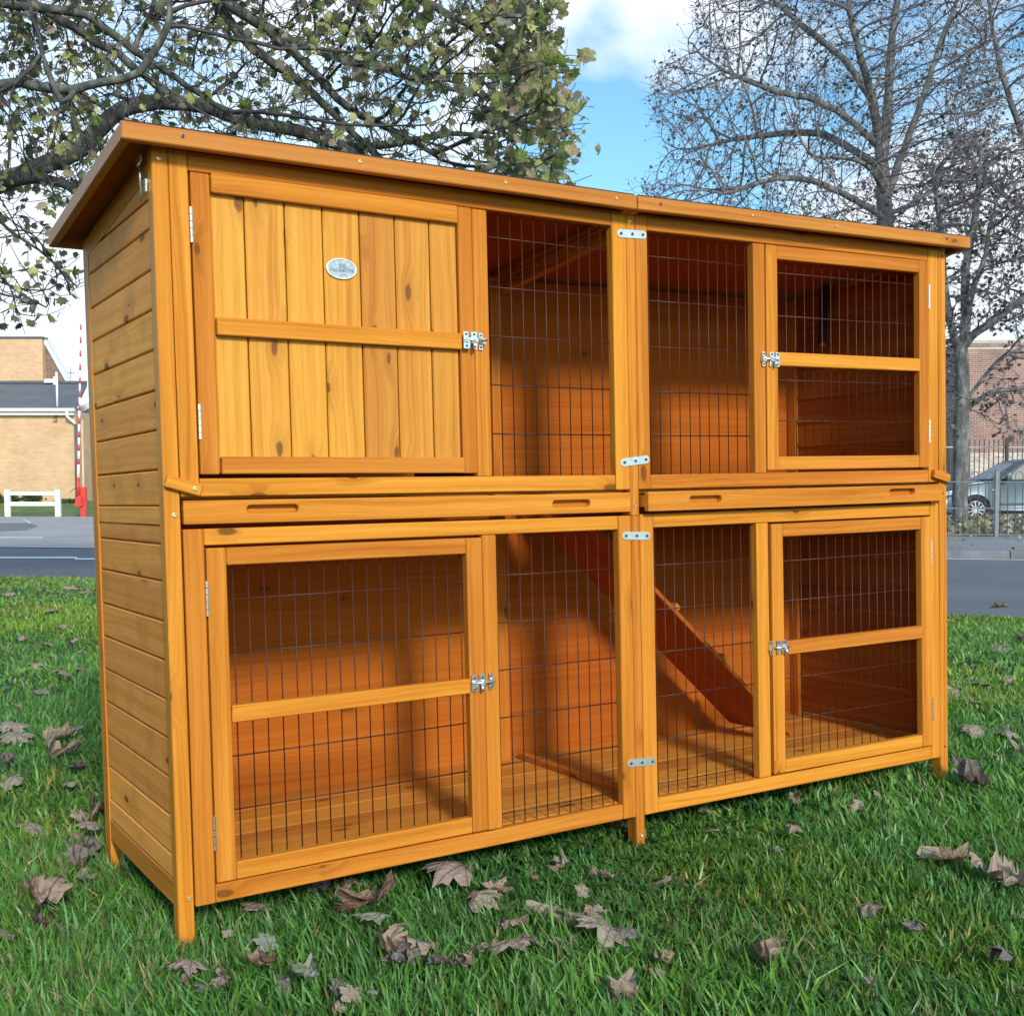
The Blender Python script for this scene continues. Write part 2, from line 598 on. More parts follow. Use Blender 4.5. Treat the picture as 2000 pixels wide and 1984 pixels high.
def hinge(x, z0, z1, parent, y=-0.003):
    h = bmesh.new()
    n = 5
    for i in range(n):
        a = z0 + (z1 - z0) * i / n + .0006
        b_ = z0 + (z1 - z0) * (i + 1) / n - .0006
        bm_tube(h, [warp(Vector((x, y, a))), warp(Vector((x, y, b_)))], 0.0028, 8)
    o = bm_obj('hinge', h, M_STEEL, smooth=False, parent=parent)
    return o


def latch(x, z, parent, flip=1, open_=False):
    """Small bolt: plate with raised barrel guides, sliding bolt with a drop handle, separate keeper plate."""
    y = -0.0165 if parent is DOORS.get('solid') else -0.0075
    f = flip

    def b(cx, cz, w, h, yy, t, bm):
        p = warp(Vector((x + f * cx, 0, z + cz)))
        bm_box(bm, (p.x, yy, p.z), (w, t, h))
    bm = bmesh.new()
    b(0.0, 0.0, 0.030, 0.0115, y, 0.0012, bm)      # middle of the plate
    b(-0.0095, 0.0105, 0.011, 0.0115, y, 0.0012, bm)
    b(0.0085, 0.0105, 0.013, 0.0115, y, 0.0012, bm)
    b(-0.0075, -0.0115, 0.015, 0.0115, y, 0.0012, bm)
    b(0.0115, -0.0115, 0.0075, 0.0115, y, 0.0012, bm)
    b(-0.0085, 0.0, 0.007, 0.0085, y - .0035, 0.0055, bm)
    b(0.0115, 0.0, 0.007, 0.0085, y - .0035, 0.0055, bm)
    bmesh.ops.bevel(bm, geom=list(bm.edges), offset=0.0005, segments=1, affect='EDGES')
    o = bm_obj('latch', bm, M_STEEL, parent=parent)
    bm = bmesh.new()
    s = -0.012 if open_ else 0.0
    p0 = warp(Vector((x + f * (-0.013 + s), 0, z))); p1 = warp(Vector((x + f * (0.036 + s), 0, z)))
    bm_tube(bm, [(p0.x, y - .0045, p0.z), (p1.x, y - .0045, p1.z)], 0.0022, 8)
    q = warp(Vector((x + f * (0.004 + s), 0, z)))
    bm_tube(bm, [(q.x, y - .0055, q.z), (q.x + .0005, y - .0085, q.z - .010), (q.x + .001, y - .0085, q.z - .0165)], [0.0020, 0.0022, 0.0030], 8)
    bm_obj('bolt', bm, M_STEEL, smooth=True, parent=parent)
    bm = bmesh.new()
    for cz in (0.0115, -0.0115):
        b(0.0305, cz, 0.009, 0.0105, y + .0030 if parent is not DOORS.get('solid') else -0.0035, 0.0012, bm)
    b(0.0325, 0.0, 0.0095, 0.0115, (y + .0005) if parent is not DOORS.get('solid') else -0.0085, 0.010, bm)
    bmesh.ops.bevel(bm, geom=list(bm.edges), offset=0.0005, segments=1, affect='EDGES')
    bm_obj('keeper', bm, M_STEEL, parent=parent)
    for sx, sz in ((-0.0095, 0.011), (0.0085, 0.011), (-0.0085, -0.0115)):
        screw(x + f * sx, y - .0008, z + sz, 0.0024, M_DKMETAL, parent)
    for sz in (0.0115, -0.0115):
        screw(x + f * 0.0305, (y + .0022) if parent is not DOORS.get('solid') else -0.0045, z + sz, 0.0022, M_DKMETAL, parent)


DOORS = {}
# --- solid boarded door, upper left
D = part('door', 'solid door of vertical boards with oval badge, upper left')
DOORS['solid'] = D
board('stile', (0.0635, 0.0965), (-0.003, 0.017), (0.851, 1.3645), parent=D, label='browner stile with a large knot')
board('stile', (0.5805, 0.6115), (-0.003, 0.017), (0.851, 1.3665), parent=D)
bx = [0.0972, 0.158, 0.232, 0.3035, 0.3765, 0.448, 0.521, 0.5798]
for i in range(7):
    board('plank', (bx[i] + .0011, bx[i + 1] - .0011), (0.0022 + rnd.uniform(0, .0006), 0.012), (0.853, 1.364), mat=M_DOORB, parent=D, bev=0.0024)
board('rail', (0.0975, 0.5765), (-0.0105, 0.0015), (1.3325, 1.3655), parent=D)
board('rail', (0.0985, 0.5790), (-0.0120, 0.0015), (1.0905, 1.1215), parent=D)
board('rail', (0.0985, 0.5785), (-0.0105, 0.0015), (0.8515, 0.8815), parent=D)
hinge(0.0622, 1.2445, 1.3055, D)
hinge(0.0645, 0.9105, 0.9715, D)
latch(0.5945, 1.109, D)


def mesh_door(xs, zs, mid, sw, key, label, hx, hz, lx, flip, wx, wzs, open_=False, rails=None):
    d = part('door', label)
    DOORS[key] = d
    x0, x1 = xs; z0, z1 = zs
    yf = (-0.004, 0.016)
    board('stile', (x0, x0 + sw), yf, zs, parent=d)
    board('stile', (x1 - sw, x1), yf, zs, parent=d)
    a, b_ = x0 + sw + .0008, x1 - sw - .0008
    board('rail', (a, b_), (yf[0] + .0007, yf[1]), (z1 - 0.0305, z1), parent=d)
    board('rail', (a, b_), (yf[0] + .0007, yf[1]), (z0, z0 + 0.031), parent=d)
    board('rail', (a - .0, b_ + .0), (yf[0] - .003, yf[1] - .004), mid, parent=d)
    wires(a - .006, b_ + .006, z0 + .026, z1 - .026, wx, wzs, d, y=0.0145)
    for (h0, h1) in hz:
        hinge(hx, h0, h1, d)
    latch(lx[0], lx[1], d, flip, open_)
    return d


mesh_door((0.0680, 0.6165), (0.1370, 0.7235), (0.4165, 0.4460), 0.0345, 'LL', 'wire mesh door of the lower left run, hinged on its left',
          0.0668, ((0.6055, 0.6675), (0.1945, 0.2565)), (0.5995, 0.4365), 1, rng(0.1180, 0.0286, 17), (0.632, 0.536, 0.353, 0.256))
mesh_door((1.3800, 1.9325), (0.8505, 1.3645), (1.0905, 1.1215), 0.0345, 'UR', 'wire mesh door of the upper right compartment, hinged on its right',
          1.9345, ((1.2465, 1.3070), (0.9120, 0.9705)), (1.4000, 1.1045), -1, rng(1.4300, 0.0290, 16), (1.307, 1.208, 1.060, 0.965))
mesh_door((1.3875, 1.9375), (0.1380, 0.7255), (0.4180, 0.4500), 0.0365, 'LR', 'wire mesh door of the lower right run, hinged on its right, bolt drawn',
          1.9395, ((0.6055, 0.6675), (0.2010, 0.2620)), (1.4120, 0.4380), -1, rng(1.4400, 0.0288, 16), (0.637, 0.542, 0.357, 0.259), open_=True)


# --- pull-out trays with slotted fronts
def slot_front(x0, x1, z0, z1, y0, y1, slots, parent):
    """A board with finger slots cut through it: face with stadium-shaped holes, given thickness."""
    bm = bmesh.new()
    n2 = 10

    def ring(pts):
        vs = [bm.verts.new((p[0], y0, p[1])) for p in pts]
        return vs, [bm.edges.new((vs[k], vs[(k + 1) % len(vs)])) for k in range(len(vs))]
    outer = [(x0 + (x1 - x0) * k / 12, z0) for k in range(13)] + [(x1 - (x1 - x0) * k / 12, z1) for k in range(13)]
    _, E = ring(outer)
    for s in slots:
        h = s[3] / 2
        pts = [(s[1] - h + math.cos(-math.pi / 2 + math.pi * k / n2) * h, s[2] + math.sin(-math.pi / 2 + math.pi * k / n2) * h) for k in range(n2 + 1)]
        pts += [(s[0] + h + math.cos(math.pi / 2 + math.pi * k / n2) * h, s[2] + math.sin(math.pi / 2 + math.pi * k / n2) * h) for k in range(n2 + 1)]
        E += ring(pts)[1]
    bmesh.ops.triangle_fill(bm, edges=E, use_beauty=True)
    ext = bmesh.ops.extrude_face_region(bm, geom=list(bm.faces))
    for v in [g_ for g_ in ext['geom'] if isinstance(g_, bmesh.types.BMVert)]:
        v.co.y = y1
    bmesh.ops.recalc_face_normals(bm, faces=bm.faces)
    rim = [e for e in bm.edges if len(e.link_faces) == 2 and e.calc_face_angle(0) > R(50)]
    bmesh.ops.bevel(bm, geom=rim, offset=0.0012, segments=1, affect='EDGES')
    for v in bm.verts:
        v.co = warp(v.co)
    uvl = bm.loops.layers.uv.new('UVMap')
    ou, ov = rnd.uniform(0, 40), rnd.uniform(0, 40)
    for f in bm.faces:
        for lp in f.loops:
            lp[uvl].uv = (lp.vert.co.x + ou, lp.vert.co.z + lp.vert.co.y * .6 + ov)
    me = bpy.data.meshes.new('tray_front')
    bm.to_mesh(me); bm.free()
    me.materials.append(M_WOOD)
    o = link(bpy.data.objects.new('tray_front', me), parent=parent)
    for s in slots:
        board('slot_back', (s[0] - .006, s[1] + .006), (y1 + .0006, y1 + .006), (z0 + .006, z1 - .004), parent=parent, bev=0)
    return o


TR = part('tray', 'pull-out tray front under the upper left compartment, pushed fully in')
slot_front(0.0315, 0.9865, 0.7655, 0.8065, -0.001, 0.014, ((0.143, 0.240, 0.7895, 0.0148), (0.787, 0.882, 0.786, 0.0155)), TR)
board('tray_base', (0.036, 0.982), (0.0215, 0.50), (0.7665, 0.7735), mat=M_PLY, parent=TR)
TR2 = part('tray', 'pull-out tray front under the upper right compartment, standing slightly open')
slot_front(1.0150, 1.9560, 0.7655, 0.8075, -0.026, -0.011, ((1.128, 1.220, 0.7885, 0.0152), (1.760, 1.854, 0.7915, 0.0152)), TR2)
board('tray_base', (1.028, 1.952), (-0.0045, 0.48), (0.7665, 0.7735), mat=M_PLY, parent=TR2)
board('tray_side', (1.0150, 1.0270), (-0.0105, 0.47), (0.7740, 0.8000), parent=TR2)

# --- turn buttons that hold the trays
for (c, w, ang, nm) in (((0.0310, -0.007, 0.8320), 0.062, 16, 'left'), ((1.9725, -0.0075, 0.8275), 0.062, 14, 'right')):
    o = board('turn_button', (c[0] - w / 2, c[0] + w / 2), (c[1] - .006, c[1] + .0065), (c[2] - .0105, c[2] + .0105),
              rot=(c, Quaternion((0, 1, 0), R(ang))), label='small tilted turn button')
screw(0.0500, -0.0135, 0.8265, 0.0043)
for sx, sz in ((0.012, 1.380), (0.016, 0.782), (0.019, 0.119), (0.9965, 1.381), (0.9975, 0.780), (0.9985, 0.060), (1.987, 1.380), (1.9865, 0.784), (1.989, 0.128)):
    screw(sx, -0.0006, sz, 0.0042 if sx < 1.5 else 0.003, M_BRASS if sx < 1.5 else M_DKMETAL)

# --- joining plates
for (x0, z0, x1, z1) in ((0.963, 1.3525, 1.038, 1.3555), (0.962, 0.870, 1.037, 0.8780), (0.963, 0.715, 1.036, 0.7120), (0.965, 0.2225, 1.040, 0.2170)):
    bm = bmesh.new()
    ang = math.atan2(z1 - z0, x1 - x0)
    cx, cz, L_, h = (x0 + x1) / 2, (z0 + z1) / 2, (x1 - x0) / 2 + .001, 0.0085
    ring = []
    for k in range(9):
        t = -math.pi / 2 + math.pi * k / 8
        ring.append((L_ - h + math.cos(t) * h, math.sin(t) * h))
    for k in range(9):
        t = math.pi / 2 + math.pi * k / 8
        ring.append((-L_ + h + math.cos(t) * h, math.sin(t) * h))
    pts = [warp(Vector((cx + p[0] * math.cos(ang) - p[1] * math.sin(ang), -0.0018, cz + p[0] * math.sin(ang) + p[1] * math.cos(ang)))) for p in ring]
    prism(bm, pts, (0, 0.0016, 0))
    plate = bm_obj('joining_plate', bm, M_ZINC, parent=HUTCH)
    for s, mt in ((-0.8, M_DKMETAL), (0.02, M_DKMETAL), (0.8, M_DKMETAL)):
        screw(cx + s * (L_ - h * .3) * math.cos(ang), -0.0026, cz + s * (L_ - h * .3) * math.sin(ang), 0.0031, mt, plate)

# --- oval badge
bm = bmesh.new()
bc = Vector((0.337, 0.0012, 1.2262))
k = 36
pts = [(math.cos(2 * math.pi * j / k), math.sin(2 * math.pi * j / k)) for j in range(k)]
prof = ((1.0, 0.0), (1.0, -0.0016), (0.97, -0.0022), (0.90, -0.0022), (0.875, -0.0012))
rings = []
for s, dy in prof:
    rings.append([bm.verts.new(warp(Vector((bc.x + p[0] * 0.0305 * s, bc.y + dy, bc.z + p[1] * 0.0192 * s)))) for p in pts])
for i in range(len(prof) - 1):
    for j in range(k):
        bm.faces.new((rings[i][j], rings[i][(j + 1) % k], rings[i + 1][(j + 1) % k], rings[i + 1][j]))
M_BADGERIM = simple_mat('badge_rim', (0.80, 0.77, 0.66), 0.35, 0.4, 0.05, 50)
BADGE = bm_obj('badge', bm, M_BADGERIM, parent=HUTCH, label='oval silver badge on the fourth board of the solid door')
bm = bmesh.new()
vs = [bm.verts.new(warp(Vector((bc.x + p[0] * 0.0305 * .88, bc.y - .0011, bc.z + p[1] * 0.0192 * .88)))) for p in pts]
bm.faces.new(vs)
bm_obj('badge_face', bm, simple_mat('badge_face', (0.40, 0.45, 0.50), 0.45, 0.45, 0.35, 160), parent=BADGE)
M_LETTER = simple_mat('badge_letter', (0.07, 0.075, 0.085), 0.5, 0.2, 0.1, 50)


def text_obj(body, size, parent, mat, name='lettering'):
    cu = bpy.data.curves.new(name, 'FONT')
    cu.body = body; cu.size = size; cu.extrude = 0.0002; cu.align_x = 'CENTER'; cu.align_y = 'CENTER'
    o = bpy.data.objects.new(name, cu)
    cu.materials.append(mat)
    return link(o, parent=parent)


for body, sz, dx, dz in (('EGL', 0.0088, 0.003, 0.0038), ('HILLSHELTER', 0.0079, 0.0012, -0.0032), ('U K', 0.0050, 0.002, -0.0112)):
    o = text_obj(body, sz, BADGE, M_LETTER)
    me_ = bpy.data.meshes.new_from_object(o)
    bpy.data.objects.remove(o)
    o = link(bpy.data.objects.new('lettering', me_), parent=BADGE)
    o.location = warp(Vector((bc.x + dx, bc.y - 0.0014, bc.z + dz)))
    o.rotation_euler = (math.pi / 2, 0, 0)

# --- sides
def side_wall(xo, sgn, label, M_SIDE=M_SIDE):
    """Horizontal boards between the corner posts; xo outer face, sgn towards the inside."""
    s = part('side_wall', label)
    y0, y1 = 0.0305, 0.5135

    def X(a, b_):
        return (min(xo + sgn * a, xo + sgn * b_), max(xo + sgn * a, xo + sgn * b_))
    lo = [0.1465, 0.190, 0.258, 0.326, 0.394, 0.4620, 0.5300, 0.5980, 0.6680, 0.7320, 0.7650]
    for a, b_ in zip(lo[:-1], lo[1:]):
        off = rnd.uniform(0.0, 0.0010)
        board('plank', X(0.0016 + off * .6, 0.016), (y0 - .006, y1 + .006 - rnd.uniform(0, .006)), (a + .0010, b_ - .0012), mat=M_SIDE, parent=s, bev=0.0024)
    up = [0.7975, 0.860, 0.928, 0.9960, 1.0650, 1.1330, 1.2000, 1.2690, 1.3180]
    for a, b_ in zip(up[:-1], up[1:]):
        off = rnd.uniform(0.0, 0.0010)
        board('plank', X(0.0008 + off * .6, 0.014), (y0 - .006, y1 + .006 - rnd.uniform(0, .006)), (a + .0012, b_ - .0012), mat=M_SIDE, parent=s, bev=0.0024)
    for zz in lo[1:-1] + up[1:-1]:  # thin strips added behind the plank joints to block light gaps
        board('joint_backing', X(0.0162, 0.0178), (y0 - .004, y1 + .002), (zz - .006, zz + .006), mat=M_SIDE, parent=s, bev=0, axis=1)
    board('joint_backing', X(0.0162, 0.0178), (y0 - .004, y1 + .002), (1.300, 1.345), mat=M_SIDE, parent=s, bev=0, axis=1)
    xx = X(0.0020, 0.013)
    poly = [(xx[0], y0 - .004, 1.3200), (xx[0], y1, 1.3200), (xx[0], y1, 1.3220), (xx[0], y0 - .004, 1.3850)]
    board('plank', None, None, None, mat=M_SIDE, parent=s, poly=(poly, (xx[1] - xx[0], 0, 0)), axis=1)
    board('rail', X(0.0005, 0.016), (y0 + .0008, y1 - .001), (0.765, 0.7970), mat=M_SIDE, parent=s)
    board('rail', X(0.0010, 0.016), (y0 + .0008, y1 - .001), (0.1015, 0.1460), parent=s)
    xx = X(0.0000, 0.0035 if sgn > 0 else 0.003)
    a, b_ = xo + sgn * 0.0005, xo + sgn * 0.0030
    z0f, z0r, z1f, z1r = 1.3560, 1.3060, 1.4000, 1.3470
    poly = [(min(a, b_), y0, z0f), (min(a, b_), y1 - .001, z0r), (min(a, b_), y1 - .001, z1r), (min(a, b_), y0, z1f)]
    board('rail', None, None, None, parent=s, poly=(poly, (abs(b_ - a), 0, 0)), axis=1, bev=0.0006)
    return s


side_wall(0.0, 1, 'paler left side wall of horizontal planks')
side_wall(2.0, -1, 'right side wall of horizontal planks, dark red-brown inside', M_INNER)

# --- back, floors, partition
board('back_panel', (0.0285, 0.9905), (0.546, 0.5515), (0.11, 0.760), mat=M_PLY, axis=0, bev=0)
board('back_panel', (0.9915, 1.9715), (0.546, 0.5515), (0.11, 0.760), mat=M_PLY, axis=0, bev=0)
board('back_panel', (0.0285, 0.9905), (0.546, 0.5515), (0.790, 1.345), mat=M_PLY, axis=0, bev=0)
board('back_panel', (0.9915, 1.9715), (0.546, 0.5515), (0.790, 1.345), mat=M_PLY, axis=0, bev=0)
board('back_rail', (0.0285, 0.974), (0.520, 0.545), (0.764, 0.789))
board('back_rail', (1.008, 1.9715), (0.520, 0.545), (0.764, 0.789))
FL = part('lower_floor')
n = 6
for i in range(n):
    a = 0.024 + (0.5445 - 0.024) * i / n; b_ = 0.024 + (0.5445 - 0.024) * (i + 1) / n
    for xa, xb in ((0.030, 0.9985), (0.9995, 1.971)):
        board('plank', (xa, xb), (a + .0006, b_ - .0006), (0.1235 + rnd.uniform(0, .0006), 0.1335 + rnd.uniform(0, .0007)), mat=M_FLOOR, parent=FL, bev=0.0012)
board('floor_batten', (1.000, 1.020), (0.030, 0.512), (0.1345, 0.150), mat=M_WOOD)
FU = part('upper_floor')
for xa, xb, ya, yb in ((0.030, 0.800, 0.024, 0.515), (0.801, 1.120, 0.024, 0.205), (1.121, 1.971, 0.024, 0.515)):
    m = max(1, round((yb - ya) / 0.085))
    for i in range(m):
        a = ya + (yb - ya) * i / m; b_ = ya + (yb - ya) * (i + 1) / m
        board('plank', (xa, xb), (a + .0006, b_ - .0006), (0.8085, 0.8165), mat=M_FLOOR, parent=FU, bev=0.001)
board('partition', (0.6220, 0.6300), (0.024, 0.30), (0.8170, 1.345), mat=M_PLY, axis=2)
board('partition', (0.6220, 0.6300), (0.301, 0.5455), (1.06, 1.345), mat=M_PLY, axis=2)

# --- ramp down to the run
RAMP = part('ramp')
p_top, p_bot = Vector((1.060, 0, 0.722)), Vector((1.672, 0, 0.1535))
du = (p_bot - p_top).normalized(); dn = Vector((-du.z, 0, du.x))
if dn.z < 0:
    dn = -dn
ys = [0.235, 0.297, 0.359, 0.421, 0.480]
for i in range(4):
    a, b_ = ys[i] + .0012, ys[i + 1] - .0012
    poly = [p_top + Vector((0, a, 0)), p_bot + Vector((0, a, 0)), p_bot + Vector((0, a, 0)) + dn * .011, p_top + Vector((0, a, 0)) + dn * .011]
    board('plank', None, None, None, parent=RAMP, poly=(poly, (0, b_ - a, 0)), axis=0, mat=M_PLY)
for k in range(4):
    c = p_top + du * (0.10 + k * 0.205)
    c0 = c + dn * .0115
    poly = [c0, c0 + du * .018, c0 + du * .018 + dn * .013, c0 + dn * .013]
    poly = [p + Vector((0, 0.237, 0)) for p in poly]
    board('rung', None, None, None, parent=RAMP, poly=(poly, (0, 0.241, 0)), axis=1)

poly = [(0.978, 0.036, 1.352), (0.978, 0.513, 1.306), (0.978, 0.513, 1.332), (0.978, 0.036, 1.378)]
board('cross_beam', None, None, None, poly=(poly, (0.022, 0, 0)), axis=1)

# --- roof: two lids with fascia boards
YF, YB = -0.045, 0.604


def zr(y, x=0.0):          # underside of the fascia
    return 1.3965 + (y - YF) / (YB - YF) * (1.3390 - 1.3965)


def roof(xa, xb, dza, dzb, label):
    r = part('roof_lid', label)

    def dz(x):
        return dza + (dzb - dza) * (x - xa) / (xb - xa)
    t, h = 0.016, 0.0285

    def blk(name, x0, x1, y0, y1, zo0, zo1, mat, axis):
        bm = bmesh.new()
        vs = []
        for x in (x0, x1):
            for y in (y0, y1):
                for zo in (zo0, zo1):
                    vs.append(bm.verts.new((x, y, zr(y) + dz(x) + zo)))
        for f in ((0, 1, 3, 2), (4, 6, 7, 5), (0, 4, 5, 1), (2, 3, 7, 6), (0, 2, 6, 4), (1, 5, 7, 3)):
            bm.faces.new([vs[i] for i in f])
        bmesh.ops.recalc_face_normals(bm, faces=bm.faces)
        bmesh.ops.bevel(bm, geom=list(bm.edges), offset=0.0018, segments=1, affect='EDGES')
        uvl = bm.loops.layers.uv.new('UVMap')
        ou, ov = rnd.uniform(0, 40), rnd.uniform(0, 40)
        for f in bm.faces:
            for lp in f.loops:
                co = lp.vert.co
                lp[uvl].uv = (co[axis] + ou, co[1 - axis] + co.z + ov)
        me = bpy.data.meshes.new(name); bm.to_mesh(me); bm.free(); me.materials.append(mat)
        return link(bpy.data.objects.new(name, me), parent=r)
    blk('fascia', xa, xb, YF, YF + t, 0, h, M_ROOFW, 0)
    blk('fascia', xa, xa + t, YF + t + .0008, YB - t - .0008, 0, h, M_ROOFW, 1)
    blk('fascia', xb - t, xb, YF + t + .0008, YB - t - .0008, 0, h, M_ROOFW, 1)
    blk('fascia', xa, xb, YB - t, YB, 0, h, M_ROOFW, 0)
    blk('roof_panel', xa + t + .001, xb - t - .001, YF + t + .001, YB - t - .001, 0.014, 0.023, M_PLY, 0)
    blk('felt', xa + .003, xb - .003, YF + .003, YB + .006, h + .0005, h + .0035, M_FELT, 0)
    return r


roof(-0.0585, 0.9830, 0.0010, -0.0045, 'left roof lid of two, with a hooked-up stay')
roof(0.9855, 2.0410, -0.0045, 0.0080, 'right roof lid of two')
for fx, dz_, mt in ((0.040, 0, M_DKMETAL), (0.360, 0.0, M_BRASS), (0.666, 0, M_BRASS), (0.930, 0, M_BRASS), (1.044, 0.001, M_DKMETAL), (1.302, 0.003, M_BRASS), (1.562, 0.005, M_BRASS), (1.95, 0.008, M_DKMETAL)):
    zz = zr(YF) + (0.001 - 0.0055 * (fx + .0585) / 1.04 if fx < .984 else -0.0045 + 0.0125 * (fx - .984) / 1.056) + 0.0165
    bmc = Vector((fx, YF - .0004, zz))
    s = screw(0, 0, 0, 0.0034, mt)
    s.location = bmc - warp(Vector((0, 0, 0)))
# lid stay in the gap between side and roof
ST = part('lid_stay', 'bright metal lid stay under the front left corner of the roof')
bm = bmesh.new()
bm_box(bm, (-0.012, 0.036, 1.386), (0.003, 0.030, 0.010), Quaternion((1, 0, 0), R(-5)).to_matrix())
bm_obj('bracket', bm, M_STEEL, parent=ST)
bm = bmesh.new()
bm_tube(bm, [(-0.008, 0.052, 1.384), (-0.007, 0.050, 1.365), (-0.004, 0.056, 1.340), (-0.003, 0.070, 1.326)], 0.0022, 8)
bm_obj('arm', bm, M_STEEL, smooth=True, parent=ST)
bm = bmesh.new()
bm_box(bm, (-0.003, 0.034, 1.352), (0.004, 0.012, 0.006)); bm_box(bm, (-0.0035, 0.030, 1.343), (0.003, 0.006, 0.018))
bm_obj('catch', bm, M_STEEL, parent=ST)
ST2 = part('lid_stay', 'black lid stay hanging inside the upper right compartment')
bm = bmesh.new()
bm_box(bm, (1.957, 0.384, 1.290), (0.008, 0.026, 0.165), Quaternion((1, 0, 0), R(4)).to_matrix())
bm_obj('arm', bm, M_BLACK, parent=ST2)
bm = bmesh.new()
bm_tube(bm, [(1.956, 0.379, 1.206), (1.946, 0.379, 1.206)], 0.007, 8)
bm_obj('pivot', bm, M_STEEL, parent=ST2)
#PART2
# ------------------------------------------------------------------ ground, road, paths
def sstep(a, b_, x):
    t = max(0.0, min(1.0, (x - a) / (b_ - a)))
    return t * t * (3 - 2 * t)


def near_edge(l):           # lawn / road boundary, metres ahead at lateral l
    return 9.30 - 0.462 * l


def far_edge(l):            # far side of the carriageway
    return 16.4 - 0.215 * l


NE_N = math.sqrt(1 + 0.462 ** 2)
ROAD_Z = -0.055


def lawn_z(x, y):
    dx, dy = x - CAM.x, y - CAM.y
    l = dx * RT.x + dy * RT.y
    d = dx * FH.x + dy * FH.y
    e = (near_edge(l) - d) / NE_N
    base = 0.008 + 0.020 * max(-1.5, min(2.6, x))
    nzv = mnoise.noise(Vector((x * 0.9, y * 0.9, 0.3))) * 0.010 + mnoise.noise(Vector((x * 4, y * 4, 5))) * 0.004
    near_h = math.exp(-((x - 1) ** 2 / 2.2 + (y - .25) ** 2 / .5))
    return -0.035 + (base + 0.035) * sstep(-0.2, 3.2, e) + nzv * (1 - near_h)


def plane_mat_asphalt(name, col, lighter, speck=0.5):
    m, nt, b = new_mat(name)
    t = N(nt, 'ShaderNodeTexCoord')
    n1 = N(nt, 'ShaderNodeTexNoise'); n1.inputs['Scale'].default_value = 90; n1.inputs['Detail'].default_value = 3
    n2 = N(nt, 'ShaderNodeTexNoise'); n2.inputs['Scale'].default_value = 0.6; n2.inputs['Detail'].default_value = 5
    nt.links.new(t.outputs['Object'], n1.inputs['Vector']); nt.links.new(t.outputs['Object'], n2.inputs['Vector'])
    c = ramp(nt, n2.outputs['Fac'], [(0.3, col), (0.7, lighter)])
    f = ramp(nt, n1.outputs['Fac'], [(0.45, (1 - speck * .5,) * 3), (0.62, (1 + speck,) * 3)])
    c = mixc(nt, 1.0, c, f, 'MULTIPLY')
    nt.links.new(c, b.inputs['Base Color'])
    b.inputs['Roughness'].default_value = 0.85
    bump(nt, b, n1.outputs['Fac'], 0.4, 0.01)
    return m


M_ROAD = plane_mat_asphalt('asphalt', (0.105, 0.112, 0.128), (0.145, 0.152, 0.170), 0.35)
M_DRIVE = plane_mat_asphalt('pale_asphalt', (0.30, 0.285, 0.285), (0.40, 0.38, 0.375), 0.3)
M_PATCH = plane_mat_asphalt('patched_asphalt', (0.15, 0.15, 0.155), (0.20, 0.20, 0.205), 0.3)
M_PAVE = plane_mat_asphalt('pavement', (0.19, 0.19, 0.205), (0.25, 0.25, 0.265), 0.35)
M_KERB = simple_mat('kerb_stone', (0.17, 0.175, 0.19), 0.8, 0, 0.25, 5, 0.2)
M_KERBL = simple_mat('pale_kerb_stone', (0.62, 0.60, 0.58), 0.8, 0, 0.12, 5, 0.2)
M_LINE = simple_mat('road_paint', (0.78, 0.79, 0.80), 0.6, 0, 0.10, 18)
M_TURF = simple_mat('distant_turf', (0.11, 0.17, 0.045), 0.9, 0, 0.35, 3, 0.3)
M_SOIL = simple_mat('lawn_base', (0.018, 0.046, 0.012), 1.0, 0, 0.45, 14, 0.4)
M_LITTERBASE = simple_mat('litter_base', (0.16, 0.135, 0.10), 1.0, 0, 0.5, 4, 0.5)
M_GROUND = simple_mat('ground', (0.10, 0.11, 0.07), 1.0, 0, 0.3, 0.4)

S_ = dict(kind='structure')


def sheet(name, pts, mat, **kw):
    return mesh_obj(name, pts, [list(range(len(pts)))], mat, **kw)


# one sheet to the horizon
sheet('ground', [(-1500, -1500, -0.40), (1500, -1500, -0.40), (1500, 1500, -0.40), (-1500, 1500, -0.40)], M_GROUND, label='open ground running to the horizon', **S_)


def strip(name, ls, f0, f1, z, mat, **kw):
    V, F = [], []
    for i, l in enumerate(ls):
        V += [ld(l, f0(l), z), ld(l, f1(l), z)]
        if i:
            F.append((2 * i - 2, 2 * i, 2 * i + 1, 2 * i - 1))
    return mesh_obj(name, V, F, mat, **kw)


strip('road', [-60, -30, 0, 14, 40], lambda l: near_edge(min(l, 14)) - 4.0, lambda l: far_edge(l) + 0.02, ROAD_Z, M_ROAD, **S_)
# far side on the left: flush entrance drive
XS = 1.5
strip('driveway', [-70, -30, 0, XS], lambda l: far_edge(l) + 0.10, lambda l: 39.55, ROAD_Z + .006, M_DRIVE, **S_)
strip('kerb', [-70, -30, 0, XS], lambda l: far_edge(l), lambda l: far_edge(l) + 0.12, ROAD_Z + .012, M_KERBL, label='flush pale kerb line across the entrance', **S_)
